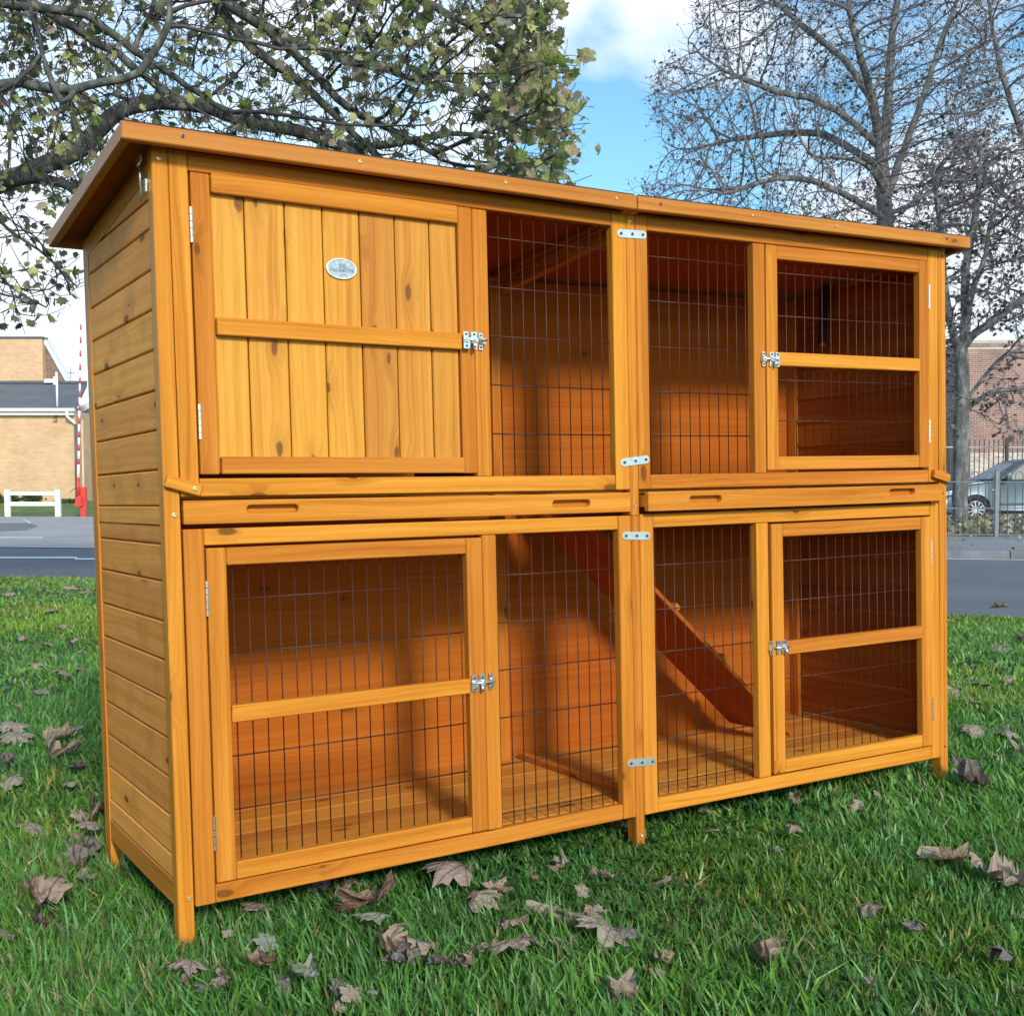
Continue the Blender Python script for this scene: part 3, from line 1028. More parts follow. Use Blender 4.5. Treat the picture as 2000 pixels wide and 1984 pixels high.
# far side on the right: raised kerb (single stones) and pavement up to the railing
ks = XS
ko = None
kroot = empty('kerb', label='raised kerb along the far side of the road', **S_)
for i in range(32):
    a, b_ = ks + i * 0.92, ks + (i + 1) * 0.92 - 0.012
    bm = bmesh.new()
    prof = [(0.0, ROAD_Z - .1), (0.0, 0.030), (0.02, 0.048), (0.13, 0.048), (0.13, ROAD_Z - .1)]
    p0 = [ld(a, far_edge(a) + q[0], q[1]) for q in prof]
    p1 = [ld(b_, far_edge(b_) + q[0], q[1]) for q in prof]
    va = [bm.verts.new(p) for p in p0]; vb = [bm.verts.new(p) for p in p1]
    bm.faces.new(va); bm.faces.new(list(reversed(vb)))
    for j in range(len(prof)):
        k = (j + 1) % len(prof)
        bm.faces.new((va[k], va[j], vb[j], vb[k]))
    bm_obj('kerb_stone', bm, M_KERB, parent=kroot)
strip('pavement', [XS, 8, 20, 34], lambda l: far_edge(l) + 0.131, lambda l: 20.02, 0.044, M_PAVE, label='grey pavement between the kerb and the railing', **S_)
# bank of leaf litter behind the railing
ban = []
V, F = [], []
nl, nd = 60, 14
for i in range(nl + 1):
    for j in range(nd + 1):
        l = XS + (34 - XS) * i / nl
        d = 20.02 + 9.5 * j / nd
        h = 0.046 + 0.14 * math.sin(min(1, (d - 20.02) / 5) * math.pi / 2) * (1 - 0.75 * sstep(25, 29, d)) + 0.03 * mnoise.noise(Vector((l * 1.5, d * 1.5, 0)))
        V.append(ld(l, d, h))
for i in range(nl):
    for j in range(nd):
        a = i * (nd + 1) + j
        F.append((a, a + nd + 1, a + nd + 2, a + 1))
mesh_obj('bank', V, F, M_LITTERBASE, smooth=True, label='low bank of soil and leaf litter behind the bow-top railing', **S_)
strip('car_park', [XS, 34], lambda l: 29.4, lambda l: 60.0, 0.012, M_ROAD, label='tarmac behind the bank where the silver car stands', **S_)
strip('side_path', [XS, 34], lambda l: 20.0, lambda l: 29.5, -0.02, M_LITTERBASE, **S_)
# rising turf in front of the orange building, with its pale edging
V = []
mesh_obj('verge', [ld(-75, 39.6, -0.045), ld(XS, 39.6, -0.045), ld(XS, 46.2, 0.40), ld(-75, 46.2, 0.40)], [(0, 1, 2, 3)], M_TURF,
         label='bright green turf rising to the orange building', **S_)
strip('edging', [-75, XS], lambda l: 39.52, lambda l: 39.64, -0.015, M_KERBL, label='pale edging along the foot of the turf', **S_)
mesh_obj('terrace', [ld(-140, 46.2, 0.40), ld(90, 46.2, 0.40), ld(150, 200, 0.40), ld(-200, 200, 0.40)], [(0, 1, 2, 3)], M_GROUND, **S_)


def pxstrip(name, px0, px1, y0, y1, z, mat, **kw):
    """A painted strip on the ground between two pixel rows at its two ends: real width, real place."""
    a, b_ = gp(px0, y0[0], z), gp(px1, y0[1], z)
    c, d = gp(px1, y1[1], z), gp(px0, y1[0], z)
    return mesh_obj(name, [a, b_, c, d], [(0, 1, 2, 3)], mat, **kw)


pxstrip('road_line', -700, 150, (1089.8, 1089.8), (1087.2, 1087.2), ROAD_Z + .004, M_LINE, label='first white dash of the left road marking', **S_)
pxstrip('road_line', 146, 700, (1092.6, 1093.2), (1090.2, 1090.6), ROAD_Z + .008, M_LINE, label='second white dash of the left road marking, a little nearer', **S_)
strip('road_line', [XS, 34], lambda l: far_edge(l) - 0.26, lambda l: far_edge(l) - 0.15, ROAD_Z + .004, M_LINE, label='white edge line beside the far kerb', **S_)
mesh_obj('tarmac_patch', [gp(-200, 1022, ROAD_Z), gp(62, 1022, ROAD_Z), gp(74, 1029, ROAD_Z), gp(50, 1036, ROAD_Z), gp(-200, 1045, ROAD_Z)], [(4, 3, 2, 1, 0)], M_PATCH, label='darker patch of tarmac in the entrance', **S_).location.z = .010
pxstrip('road_line', -500, 84, (1050.6, 1050.4), (1048.8, 1048.9), ROAD_Z + .010, M_LINE, label='faint white line across the entrance', **S_)
pxstrip('road_line', 44, 60, (1013, 1023), (1012.6, 1020), ROAD_Z + .010, M_LINE, label='short white stroke beside the tarmac patch', **S_)

# lawn
V, F = [], []
gx0, gx1, gy0, gy1 = -9.0, 13.0, -6.0, 13.0
step = 0.11
nx, ny = int((gx1 - gx0) / step), int((gy1 - gy0) / step)
LZ = np.zeros((nx + 1, ny + 1))
for i in range(nx + 1):
    for j in range(ny + 1):
        x, y = gx0 + i * step, gy0 + j * step
        LZ[i, j] = lawn_z(x, y)
keep = {}
for i in range(nx + 1):
    for j in range(ny + 1):
        x, y = gx0 + i * step, gy0 + j * step
        dx, dy = x - CAM.x, y - CAM.y
        l = dx * RT.x + dy * RT.y; d = dx * FH.x + dy * FH.y
        e = (near_edge(l) - d) / NE_N
        wob = 0.05 * mnoise.noise(Vector((x * 2, y * 2, 9)))
        if e + wob > -0.06:
            keep[(i, j)] = len(V)
            V.append((x, y, LZ[i, j]))
for i in range(nx):
    for j in range(ny):
        q = [(i, j), (i + 1, j), (i + 1, j + 1), (i, j + 1)]
        if all(k in keep for k in q):
            F.append([keep[k] for k in q])
mesh_obj('lawn', V, F, M_SOIL, smooth=True, label='soil of the lawn under the grass', **S_)


def LZs(x, y):
    """Lawn height at arrays x, y (bilinear)."""
    fx = np.clip((np.asarray(x) - gx0) / step, 0, nx - 1e-3); fy = np.clip((np.asarray(y) - gy0) / step, 0, ny - 1e-3)
    i = fx.astype(int); j = fy.astype(int); a = fx - i; b_ = fy - j
    return LZ[i, j] * (1 - a) * (1 - b_) + LZ[i + 1, j] * a * (1 - b_) + LZ[i, j + 1] * (1 - a) * b_ + LZ[i + 1, j + 1] * a * b_


def leaf_like_mat(name, rough=0.6, trans=0.25, attr='tone', spec=0.25, sat=None):
    m, nt, b = new_mat(name)
    a = N(nt, 'ShaderNodeAttribute'); a.attribute_name = attr
    nt.links.new(a.outputs['Color'], b.inputs['Base Color'])
    b.inputs['Roughness'].default_value = rough
    b.inputs['Specular IOR Level'].default_value = spec
    if trans:
        tr = N(nt, 'ShaderNodeBsdfTranslucent')
        nt.links.new(a.outputs['Color'], tr.inputs['Color'])
        mx = N(nt, 'ShaderNodeMixShader'); mx.inputs[0].default_value = trans
        out = [n for n in nt.nodes if n.type == 'OUTPUT_MATERIAL'][0]
        nt.links.new(b.outputs[0], mx.inputs[1]); nt.links.new(tr.outputs[0], mx.inputs[2])
        nt.links.new(mx.outputs[0], out.inputs['Surface'])
    return m


M_GRASS = leaf_like_mat('grass_blades', 0.42, 0.32, spec=0.4)
rs = np.random.RandomState(11)


def pnoise(x, y, s, seed):
    """Cheap smooth value noise on arrays."""
    r = np.random.RandomState(seed).rand(64, 64)
    fx, fy = x * s, y * s
    i = np.floor(fx).astype(int); j = np.floor(fy).astype(int)
    a = fx - i; b_ = fy - j
    a = a * a * (3 - 2 * a); b_ = b_ * b_ * (3 - 2 * b_)
    g = lambda p, q: r[p % 64, q % 64]
    return g(i, j) * (1 - a) * (1 - b_) + g(i + 1, j) * a * (1 - b_) + g(i, j + 1) * (1 - a) * b_ + g(i + 1, j + 1) * a * b_


def blades(n, dmin, dmax, hmul, wmul, spread=0.50):
    # area-uniform in the wedge the picture covers (and a margin each side)
    d = np.sqrt(rs.rand(n) * (dmax ** 2 - dmin ** 2) + dmin ** 2)
    l = (rs.rand(n) * 2 - 1) * spread * d + 0.0
    x = CAM.x + RT.x * l + FH.x * d; y = CAM.y + RT.y * l + FH.y * d
    e = (near_edge(l) - d) / NE_N
    ok = e > 0.02 - 0.10 * pnoise(x, y, 5.0, 3)
    x, y, d, l, e = x[ok], y[ok], d[ok], l[ok], e[ok]
    n = len(x)
    z = LZs(x, y) - 0.004
    pat = pnoise(x, y, 1.7, 1); pat2 = pnoise(x, y, 7.0, 2)
    h = (0.018 + 0.034 * rs.rand(n) ** 1.2 + 0.034 * pat2 * rs.rand(n)) * (0.75 + 0.5 * pat) * hmul * 0.88
    h *= np.where(rs.rand(n) < 0.05, 1.5, 1.0)
    w = (0.0011 + 0.0013 * rs.rand(n)) * wmul
    az = rs.rand(n) * 2 * np.pi
    az = np.where(rs.rand(n) < 0.4, 4.2 * pnoise(x, y, 3.0, 5) + rs.randn(n) * .6, az)
    lean = np.clip(np.abs(rs.randn(n)) * 0.5 + 0.18, 0, 1.4)
    ca, sa = np.cos(az), np.sin(az)
    yaw = rs.rand(n) * 2 * np.pi
    px_, py_ = np.cos(yaw), np.sin(yaw)
    base = np.stack([x, y, z], 1)
    def node(t, wf):
        off = h * (t ** 1.7) * np.sin(lean)
        zz = h * t * np.cos(lean * t * 0.9)
        c = base + np.stack([ca * off, sa * off, zz], 1)
        s = np.stack([px_, py_, np.zeros(n)], 1) * (w * wf)[:, None]
        return c - s, c + s
    a0, a1 = node(0.0, 0.8); b0, b1 = node(0.5, 1.0); t0, t1 = node(1.0, 0.0)
    V = np.stack([a0, a1, b0, b1, t0], 1).reshape(-1, 3)
    k = np.arange(n)[:, None] * 5
    T = np.concatenate([k + [0, 1, 3], k + [0, 3, 2], k + [2, 3, 4]], 1).reshape(-1, 3)
    mixv = np.clip(0.55 * pat + 0.45 * rs.rand(n), 0, 1)[:, None]
    g_a = np.array([0.034, 0.138, 0.026]); g_b = np.array([0.170, 0.360, 0.050]); g_c = np.array([0.135, 0.310, 0.120])
    col = g_a * (1 - mixv) + g_b * mixv
    blue = (rs.rand(n) < 0.28)[:, None]
    col = np.where(blue, col * 0.4 + g_c * 0.6, col)  # pale blue-green blades: sun highlights put into the blade colour
    dry = (rs.rand(n) < 0.03 + 0.10 * (pnoise(x, y, 2.3, 8) > .72))[:, None]
    col = np.where(dry, np.array([0.30, 0.25, 0.12]), col)
    yel = (pnoise(x, y, 0.9, 12) > .6)[:, None]
    col = np.where(yel, col * np.array([1.35, 1.08, .8]), col)
    col = col * (0.55 + 0.9 * rs.rand(n))[:, None]
    far = np.clip((d - 4) / 6, 0, 1)[:, None]
    col = col * (1 + far * 0.10) + far * np.array([.045, .02, .0])  # distant blades lightened and yellowed, sunlight painted into their colour
    C = np.repeat(col, 5, 0)
    return V, T, C


parts = [blades(165000, .75, 2.7, 1.08, 1.35, .92), blades(135000, 2.6, 4.6, 0.95, 1.75, .85), blades(120000, 4.4, 8.0, 0.8, 2.5, 0.75), blades(90000, 7.6, 14.0, 0.75, 4.0, 0.65)]
Vs, Ts, Cs, o_ = [], [], [], 0
for V, T, C in parts:
    Vs.append(V); Ts.append(T + o_); Cs.append(C); o_ += len(V)
np_mesh('grass', np.concatenate(Vs), np.concatenate(Ts), M_GRASS, colors=np.concatenate(Cs), kind='stuff',
        label='green lawn grass of mixed blades, longer round the hutch', category='grass') if False else None
g = np_mesh('grass', np.concatenate(Vs), np.concatenate(Ts), M_GRASS, colors=np.concatenate(Cs), kind='stuff')
g['label'] = 'green lawn grass growing round and under the hutch'
g['category'] = 'grass'

# clover among the grass
def clover(n, dmin, dmax):
    d = np.sqrt(rs.rand(n) * (dmax ** 2 - dmin ** 2) + dmin ** 2)
    l = (rs.rand(n) * 2 - 1) * 0.80 * d
    x = CAM.x + RT.x * l + FH.x * d; y = CAM.y + RT.y * l + FH.y * d
    dens = pnoise(x, y, 1.3, 21) + 0.25 * (l < -0.2) * (d < 2.2)
    ok = dens > 0.66 + 0.35 * rs.rand(n)
    x, y = x[ok], y[ok]; n = len(x)
    z = LZs(x, y) + 0.014 + 0.022 * rs.rand(n)
    r = 0.0048 + 0.0035 * rs.rand(n)
    V, T, C = [], [], []
    for q in range(3):
        a = rs.rand(n) * .3 + q * 2.094 + np.arange(n)
        tilt = rs.rand(n) * 0.6
        cx, cy, cz = x + np.cos(a) * r, y + np.sin(a) * r, z - tilt * r * .5
        ring = []
        for t in range(6):
            b_ = t * math.pi / 3
            rr = r * (0.95 if t != 0 else 0.75)
            lx, ly = np.cos(b_) * rr, np.sin(b_) * rr
            ring.append(np.stack([cx + lx * np.cos(a) - ly * np.sin(a), cy + lx * np.sin(a) + ly * np.cos(a), cz - tilt * lx * .8 + .3 * np.abs(ly)], 1))
        V.append(np.stack(ring, 1))
    V = np.concatenate(V, 0).reshape(-1, 3)
    m = 3 * n
    k = np.arange(m)[:, None] * 6
    T = np.concatenate([k + [0, 1, 2], k + [0, 2, 3], k + [0, 3, 4], k + [0, 4, 5]], 1).reshape(-1, 3)
    col = np.array([0.035, 0.115, 0.030]) * (0.7 + 0.8 * rs.rand(m))[:, None] + np.array([.03, .03, 0]) * rs.rand(m)[:, None]
    return V, T, np.repeat(col, 6, 0)


V, T, C = clover(40000, .8, 4.0)
g = np_mesh('clover', V, T, M_GRASS, colors=C, kind='stuff')
g['label'] = 'small clover leaves scattered through the lawn'
g['category'] = 'clover'


# ------------------------------------------------------------------ leaves
HALF = [(0.0, 1.0), (0.10, 0.80), (0.26, 0.84), (0.28, 0.62), (0.46, 0.68), (0.78, 0.72), (0.68, 0.50), (0.74, 0.34), (0.56, 0.24), (0.78, 0.06), (0.74, -0.16), (0.46, -0.22), (0.20, -0.27), (0.03, -0.06)]
OUT = HALF + [(-x, y) for x, y in reversed(HALF[1:])]
CEN = (0.0, 0.12)


def leaf_mesh(name, rings=1, curl=0.0, crumple=0.0, fold=0.0, seed=0, mats=(), petiole=True, mode=0):
    r_ = random.Random(seed)
    n = len(OUT)
    V, F, U = [(0, 0, 0)], [], [(CEN[0], CEN[1])]
    ph = [r_.uniform(0, 6.28) for _ in range(6)]
    for k in range(1, rings + 1):
        f = k / rings
        for (x, y) in OUT:
            f2 = f if k == rings else f * (0.80 + .2 * f)
            px_, py_ = CEN[0] + (x - CEN[0]) * f2, CEN[1] + (y - CEN[1]) * f2
            U.append((px_, py_)); V.append((px_, py_, 0))
    V2 = []
    for (u, v) in U:
        rr = math.hypot(u - CEN[0], v - CEN[1]); th = math.atan2(v - CEN[1], u - CEN[0])
        z = curl * rr * rr
        z += crumple * rr * (math.sin(3 * th + ph[0]) * .30 + math.sin(5 * th + ph[1]) * .28 + math.sin(8 * th + ph[2]) * .20 * rr)
        z += crumple * 0.35 * mnoise.noise(Vector((u * 4 + seed, v * 4, ph[3])))
        x, y = u, v
        if fold:
            # roll the blade about an axis in its own plane
            a = ph[4]
            s = math.cos(a) * (x - CEN[0]) + math.sin(a) * (y - CEN[1]); t = -math.sin(a) * (x - CEN[0]) + math.cos(a) * (y - CEN[1])
            kk = fold * (1 + .3 * math.sin(3 * t + ph[5]))
            ang = kk * s
            if abs(kk) > 1e-4:
                s2 = math.sin(ang) / kk + z * -math.sin(ang); z2 = (1 - math.cos(ang)) / kk + z * math.cos(ang)
                s, z = s2, z2
            x = CEN[0] + math.cos(a) * s - math.sin(a) * t; y = CEN[1] + math.sin(a) * s + math.cos(a) * t
        V2.append((x, y, z))
    for j in range(n):
        F.append((0, 1 + j, 1 + (j + 1) % n))
    for k in range(1, rings):
        for j in range(n):
            a = 1 + (k - 1) * n + j; b_ = 1 + (k - 1) * n + (j + 1) % n
            F.append((a, a + n, b_ + n, b_))
    if petiole:
        m = len(V2)
        dx = r_.uniform(-.15, .15)
        for i in range(4):
            t = i / 3
            for s in (-.012, .012):
                V2.append((s + dx * t * t, -0.02 - 0.62 * t, 0.02 * math.sin(3 * t) + curl * .1 * t)); U.append((s * .1, -0.06 - 0.01 * t))
        for i in range(3):
            F.append((m + 2 * i, m + 2 * i + 1, m + 2 * i + 3, m + 2 * i + 2))
    me = bpy.data.meshes.new(name)
    me.from_pydata(V2, [], F)
    ul = me.uv_layers.new(name='UVMap')
    for lp in me.loops:
        ul.data[lp.index].uv = U[lp.vertex_index]
    for m_ in mats:
        me.materials.append(m_)
    me.shade_smooth()
    return me


def leaf_mat(name, a, b_, vein, trans=0.2, rough=0.65, back=None):
    m, nt, bs = new_mat(name)
    L = nt.links
    uv = N(nt, 'ShaderNodeUVMap'); oi = N(nt, 'ShaderNodeObjectInfo')
    sp = N(nt, 'ShaderNodeSeparateXYZ'); L.new(uv.outputs[0], sp.inputs[0])
    u, v = sp.outputs[0], math_n(nt, 'ADD', sp.outputs[1], 0.04)
    th = math_n(nt, 'ARCTAN2', u, v)
    rr = math_n(nt, 'SQRT', math_n(nt, 'ADD', math_n(nt, 'MULTIPLY', u, u), math_n(nt, 'MULTIPLY', v, v)))
    # five main veins (at 0, +-48, +-98 degrees) and fine side veins
    d = None
    for a0 in (0.0, 0.82, -0.82, 1.68, -1.68):
        e = math_n(nt, 'MULTIPLY', math_n(nt, 'ABSOLUTE', math_n(nt, 'SUBTRACT', th, a0)), rr)
        d = e if d is None else math_n(nt, 'MINIMUM', d, e)
    main = N_clamp(nt, math_n(nt, 'SUBTRACT', 1.0, math_n(nt, 'DIVIDE', d, 0.022)))
    wv = math_n(nt, 'SINE', math_n(nt, 'ADD', math_n(nt, 'MULTIPLY', rr, 46.0), math_n(nt, 'MULTIPLY', d, -60.0)))
    side = math_n(nt, 'MULTIPLY', N_clamp(nt, math_n(nt, 'SUBTRACT', wv, 0.8)), 2.0)
    n1 = N(nt, 'ShaderNodeTexNoise'); n1.inputs['Scale'].default_value = 3.5; n1.inputs['Detail'].default_value = 6
    ad = N(nt, 'ShaderNodeVectorMath'); ad.operation = 'ADD'
    cx = N(nt, 'ShaderNodeCombineXYZ'); L.new(math_n(nt, 'MULTIPLY', oi.outputs['Random'], 50.0), cx.inputs[0])
    L.new(uv.outputs[0], ad.inputs[0]); L.new(cx.outputs[0], ad.inputs[1]); L.new(ad.outputs[0], n1.inputs['Vector'])
    c = ramp(nt, n1.outputs['Fac'], [(0.32, a), (0.68, b_)])
    hs = N(nt, 'ShaderNodeHueSaturation'); L.new(c, hs.inputs['Color'])
    L.new(math_n(nt, 'MULTIPLY_ADD', oi.outputs['Random'], 0.5, 0.75), hs.inputs['Value'])
    c = hs.outputs['Color']
    if back:
        geo = N(nt, 'ShaderNodeNewGeometry')
        c = mixc(nt, math_n(nt, 'MULTIPLY', geo.outputs['Backfacing'], 0.75), c, back)
    c = mixc(nt, math_n(nt, 'MULTIPLY', side, 0.22), c, vein)
    c = mixc(nt, math_n(nt, 'MULTIPLY', main, 0.7), c, vein)
    L.new(c, bs.inputs['Base Color'])
    bs.inputs['Roughness'].default_value = rough
    bs.inputs['Specular IOR Level'].default_value = 0.3
    bump(nt, bs, math_n(nt, 'ADD', math_n(nt, 'MULTIPLY', main, 1.0), n1.outputs['Fac']), 0.5, 0.06)
    tr = N(nt, 'ShaderNodeBsdfTranslucent'); L.new(c, tr.inputs['Color'])
    mx = N(nt, 'ShaderNodeMixShader'); mx.inputs[0].default_value = trans
    out = [n for n in nt.nodes if n.type == 'OUTPUT_MATERIAL'][0]
    L.new(bs.outputs[0], mx.inputs[1]); L.new(tr.outputs[0], mx.inputs[2]); L.new(mx.outputs[0], out.inputs['Surface'])
    return m


M_LBROWN = leaf_mat('dead_leaf_brown', (0.180, 0.095, 0.062), (0.37, 0.235, 0.175), (0.08, 0.040, 0.03), 0.12, back=(0.37, 0.29, 0.24))
M_LPALE = leaf_mat('dead_leaf_pale', (0.23, 0.165, 0.115), (0.40, 0.31, 0.225), (0.15, 0.11, 0.07), 0.15, back=(0.37, 0.31, 0.245))
M_LGREEN = leaf_mat('faded_green_leaf', (0.16, 0.20, 0.12), (0.30, 0.33, 0.22), (0.36, 0.38, 0.27), 0.2, back=(0.33, 0.35, 0.28))
M_LDARK = leaf_mat('dead_leaf_dark', (0.10, 0.075, 0.065), (0.22, 0.18, 0.16), (0.05, 0.03, 0.03), 0.1, back=(0.22, 0.20, 0.19))
LM = {'b': M_LBROWN, 'p': M_LPALE, 'g': M_LGREEN, 'd': M_LDARK}
SHAPES = {
    'flat': [dict(curl=-.18, crumple=.10, fold=0.0), dict(curl=-.28, crumple=.16, fold=.3)],
    'dome': [dict(curl=-.55, crumple=.16, fold=.2), dict(curl=-.45, crumple=.22, fold=.4)],
    'star': [dict(curl=.55, crumple=.40, fold=0.3)],
    'curl': [dict(curl=.25, crumple=.40, fold=1.5), dict(curl=-.3, crumple=.35, fold=-1.8), dict(curl=.1, crumple=.5, fold=2.1)],
    'roll': [dict(curl=.1, crumple=.25, fold=2.8), dict(curl=-.1, crumple=.35, fold=-3.0)],
    'crum': [dict(curl=.5, crumple=.9, fold=2.0), dict(curl=-.6, crumple=1.0, fold=-2.2), dict(curl=.9, crumple=.8, fold=1.2)],
}
LEAFM = {}
sd = 0
for kx, lst in SHAPES.items():
    for mk_ in 'bpgd':
        LEAFM[(kx, mk_)] = []
        for q in lst:
            sd += 1
            LEAFM[(kx, mk_)].append(leaf_mesh('fallen_leaf', 5, mats=(LM[mk_],), seed=sd, **q))

CR = dict(G=(0, 1300, 2.76), H=(500, 1500, 2.415), J=(1200, 1300, 2.415), F=(1200, 900, 2.396), D=(0, 600, 3.195), W=(0, 0, 0.966))


def fallen(cr, cx, cy, w, shape, mk_, label, yaw=None, tilt=None, lift=0.0, group='fallen leaves on the lawn', sz=1.0):
    a = CR[cr]
    px, py, wn_ = a[0] + cx / a[2], a[1] + cy / a[2], w / a[2]
    z = 0.035
    for _ in range(3):
        p = gp(px, py, z)
        z = float(LZs(p.x, p.y)) + 0.026
    d = (p - CAM).dot(FH)
    s = wn_ * d / FPX / 1.34 * sz
    me = rnd.choice(LEAFM[(shape, mk_)])
    o = bpy.data.objects.new('fallen_leaf', me)
    yw = rnd.uniform(0, 6.28) if yaw is None else yaw
    if tilt is None:
        tilt = (rnd.uniform(-.35, .35), rnd.uniform(-.35, .35))
    o.rotation_euler = (tilt[0], tilt[1], yw)
    o.scale = (s * (1.25 if shape in ('roll', 'crum') else 1.0),) * 3
    o.location = (p.x, p.y, p.z + lift + (0.016 if shape in ('dome',) else 0.004))
    return link(o, label=label, cat='fallen leaf', group=group)


